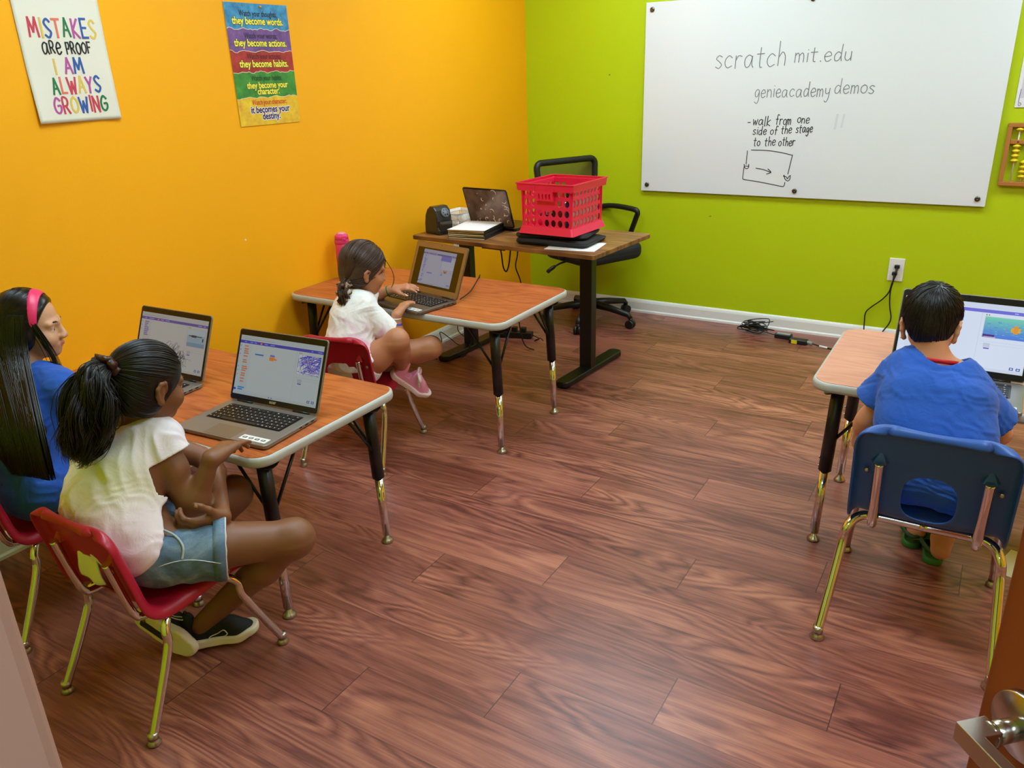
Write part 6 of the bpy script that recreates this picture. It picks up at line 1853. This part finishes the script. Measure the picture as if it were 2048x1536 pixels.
def lanyard(pr, a0, a1, r, tilt=(0, 0)):
    nc = pr.J['neck']; m = MB(); pts = []
    for i in range(25):
        a_ = math.radians(a0+(a1-a0)*i/24); pts.append(Vector((nc[0]+r*math.cos(a_)+tilt[0], nc[1]+r*math.sin(a_)+tilt[1], nc[2]+.018-.030*(math.sin(a_)+1)*.5)))
    vs = []; 
    for p in pts: vs += [p+Vector((0, 0, .006)), p-Vector((0, 0, .006))]
    m.add(vs, [(2*i, 2*i+2, 2*i+3, 2*i+1) for i in range(24)], 0, True)
    o = m.build('lanyard', M_red_l, pr.root); q = o.modifiers.new('solid', 'SOLIDIFY'); q.thickness = .0016
    return o
lanyard(Cc, -200, 20, .044)
bracelet('bead_bracelet', Cc.root, Cc.J['elbR'], Cc.J['wrR'], .88, .0192, .006, mat('white beads', (226, 222, 214), .4, bump=(500, .8, .002)), 'white bead bracelet')
bracelet('wristband', Cc.root, Cc.J['elbR'], Cc.J['wrR'], .62, .0222, .013, mat('blue rubber band', (52, 60, 170), .4), 'blue wristband')
bracelet('bracelet', Cc.root, Cc.J['elbL'], Cc.J['wrL'], .80, .0205, .006, mat('green rubber band', (34, 110, 60), .45), 'green bracelet')
# loose strand in front of the face
lk = []
for i in range(7):
    s0 = Cc.scalp(nrm(np.array((.55, .72, .35)))[None], 1.02)[0]; tt = np.linspace(0, 1, 16)[:, None]
    lk.append(s0+Cc.Rm[:, 1]*(.030*np.sin(tt*2.6))+Cc.Rm[:, 0]*(.012*np.sin(tt*2.2)+.002*i*.4)-np.array((0, 0, 1))*.115*tt)
strands('front_lock', np.array(lk), np.linspace(.0008, .0004, 16), H_brown, capC)

# ================================================================== boy in the blue tee (right)
skD = mkskin('warm tan skin', (204, 140, 102), (228, 180, 152), (184, 106, 92))
D_ = Person('boy with short black hair in a blue tee seen from behind on the blue chair',
    dict(hipL=(2.612, -2.530, .458), hipR=(2.765, -2.530, .458), pelvis=(2.688, -2.545, .475), waist=(2.680, -2.545, .57), chest=(2.665, -2.500, .655), neck=(2.650, -2.465, .748), head=(2.620, -2.418, .844),
         fwd=(.04, .86, -.50), upv=(-.05, 0, 1), shR=(2.732, -2.455, .680), shL=(2.572, -2.455, .698), elbR=(2.822, -2.400, .550), elbL=(2.505, -2.445, .545), wrR=(2.795, -2.300, .600), wrL=(2.482, -2.372, .440),
         kneeR=(2.790, -2.215, .440), kneeL=(2.595, -2.215, .440), ankR=(2.742, -2.225, .100), ankL=(2.665, -2.130, .095), toeR=(2.733, -2.085, .045), toeL=(2.655, -2.0, .035)),
    1.0, .905, skD,
    {'R': ((-.25, .95, -.02), (0, 0, 1), dict(L=.135, curl=(14, 20, 12))), 'L': ((.1, .55, -.8), (-1, 0, 0), dict(L=.13, curl=(35, 45, 30), thumb=(30, 10)))}, .003, ear=(-.017, 1.08))
D_.shirt(cloth('bright blue cotton', (28, 84, 178), .35), .016, hem_p=(2.68, -2.44, .47), sleeves={'L': ((2.572, -2.455, .698), (2.520, -2.450, .602), .052, .064), 'R': ((2.732, -2.455, .680), (2.808, -2.415, .580), .054, .064)}, neck_r=.060, wr=(.0048, 70, 12), neck_off=(.012, .012, .022),
    extra=[cap((2.60, -2.56, .60), (2.75, -2.56, .58), .05, .05, .05)])
D_.shorts(cloth('blue shorts fabric', (20, 60, 160)), .014, top=.02, ends=(.6, .6), flare=1.15)
capD = D_.hair_cap(H_boy, 1.0, front=.038, nape=-.080, name='hair', low=.78)
wh = nrm(np.array((.20, -.70, .68)))
d0 = random_dirs(1900, lambda v: (v[1]*.86*.0935-v[2]*.5*.086) < .036 and v[2] > -.97 and not (abs(v[0]) > .86 and -.75 < v[2] < -.05 and -.3 < v[1] < .45))
t1 = d0-wh; t1 -= d0*(t1*d0).sum(1, keepdims=True); t1 /= np.linalg.norm(t1, axis=1, keepdims=True)+1e-6
sw = np.cross(d0, t1); dist_ = np.linalg.norm(d0-wh, axis=1, keepdims=True)
d1 = d0+(t1+.45*sw*np.exp(-dist_*1.2)+rs.normal(size=d0.shape)*.08)*.34
pth = slerp_paths(d0, d1, 8); lift = (1.0+np.linspace(0, 1, 8)[None, :, None]*rs.uniform(.01, .055, (len(d0), 1, 1))*np.clip((d0[:, 2]+.95)/.8, 0, 1)[:, None, None])
strands('hair_strands', D_.on_cap(D_.scalp((pth*lift).reshape(-1, 3)).reshape(len(d0), 8, 3)), np.interp(np.linspace(0, 1, 8), [0, .5, 1], [.0011, .0013, .0003]), H_boy, capD)
lanyard(D_, -160, -10, .047, (.004, 0))
# clogs
M_clog = mat('green foam clog', (44, 104, 34), .6)
def clog(heel, toe, Ls):
    heel, toe = np.asarray(heel, float), np.asarray(toe, float); y = nrm(toe-heel); z = np.array((0, 0, 1.)); x = np.cross(y, z); c = (heel+toe)/2
    R = np.stack([x, y, z], 1).astype(f32); c = c.astype(f32)
    def fn(P):
        q = (P-c)@R
        def chain(g):
            D = None
            for (a, b) in (((0, -.33, .15), (0, 0, .15)), ((0, 0, .15), (.01, .22, .19)), ((.01, .22, .19), (0, .32, .16))):
                p0 = np.array(a[:2], f32)*Ls; ab = np.array(b[:2], f32)*Ls-p0; t = np.clip(((q[:, :2]-p0)@ab)/(ab@ab), 0, 1)
                d = np.linalg.norm(q[:, :2]-p0-t[:, None]*ab, axis=1)-((a[2]+(b[2]-a[2])*t)*Ls+g); D = d if D is None else smin(D, d, .01)
            return D
        yy = q[:, 1]/Ls
        hgt = np.interp(yy, [-.5, -.05, .05, .2, .4, .5], [.13, .13, .36, .34, .22, .15])*Ls
        D = smax(chain(0), q[:, 2]-hgt, .02); D = np.maximum(D, -q[:, 2])
        inner = smax(chain(-.008), .08*Ls-q[:, 2], .01); inner = np.maximum(inner, yy*Ls-.30*Ls)
        return smax(D, -smax(inner, q[:, 2]-hgt+.008-np.where(yy < -.02, .1, 0)*Ls, .004), .004).astype(f32)
    t = tag(empty('clog'), None)
    return fn, c-Ls*.6, c+Ls*.6
for i, (hl, te, lab) in enumerate((((2.660, -2.165, 0), (2.650, -1.975, 0), 'green foam clog under the blue chair on the foot set farther forward'), ((2.728, -2.235, 0), (2.715, -2.045, 0), 'green foam clog with the bare heel lifted out of it'))):
    fn, lo, hi = clog(hl, te, .20)
    o = sdf_obj('clog', fn, lo, hi, .003, M_clog, D_.root); o['label'] = lab
    m = MB(); y0, y1 = np.array(hl), np.array(te); dd = nrm(y1-y0); c_ = (y0+y1)/2; sx_ = np.array((1., 0, 0))
    m.tube(spline([c_-sx_*.034+(0, 0, .045), c_-sx_*.036-dd*.05+(0, 0, .052), c_-dd*.112+(0, 0, .056), c_+sx_*.036-dd*.05+(0, 0, .052), c_+sx_*.034+(0, 0, .045)], 6), .0065, 8); m.build('heel_strap', mat('dark green strap', (30, 66, 28), .6), o)
for o in [x for x in bpy.data.objects if x.type == 'EMPTY' and x.name.startswith('clog')]: bpy.data.objects.remove(o)
# yellow card on the floor behind the blue chair
cd = tag(MB().prism([(-.11, -.06), (.08, -.10), (.12, .06), (-.06, .10)], .0005, .0016).build('floor_card', mat('pale yellow card', (226, 218, 170), .6)), 'pale yellow card lying on the floor beyond the blue chair', 'card'); cd.location = (3.0, -2.12, 0)
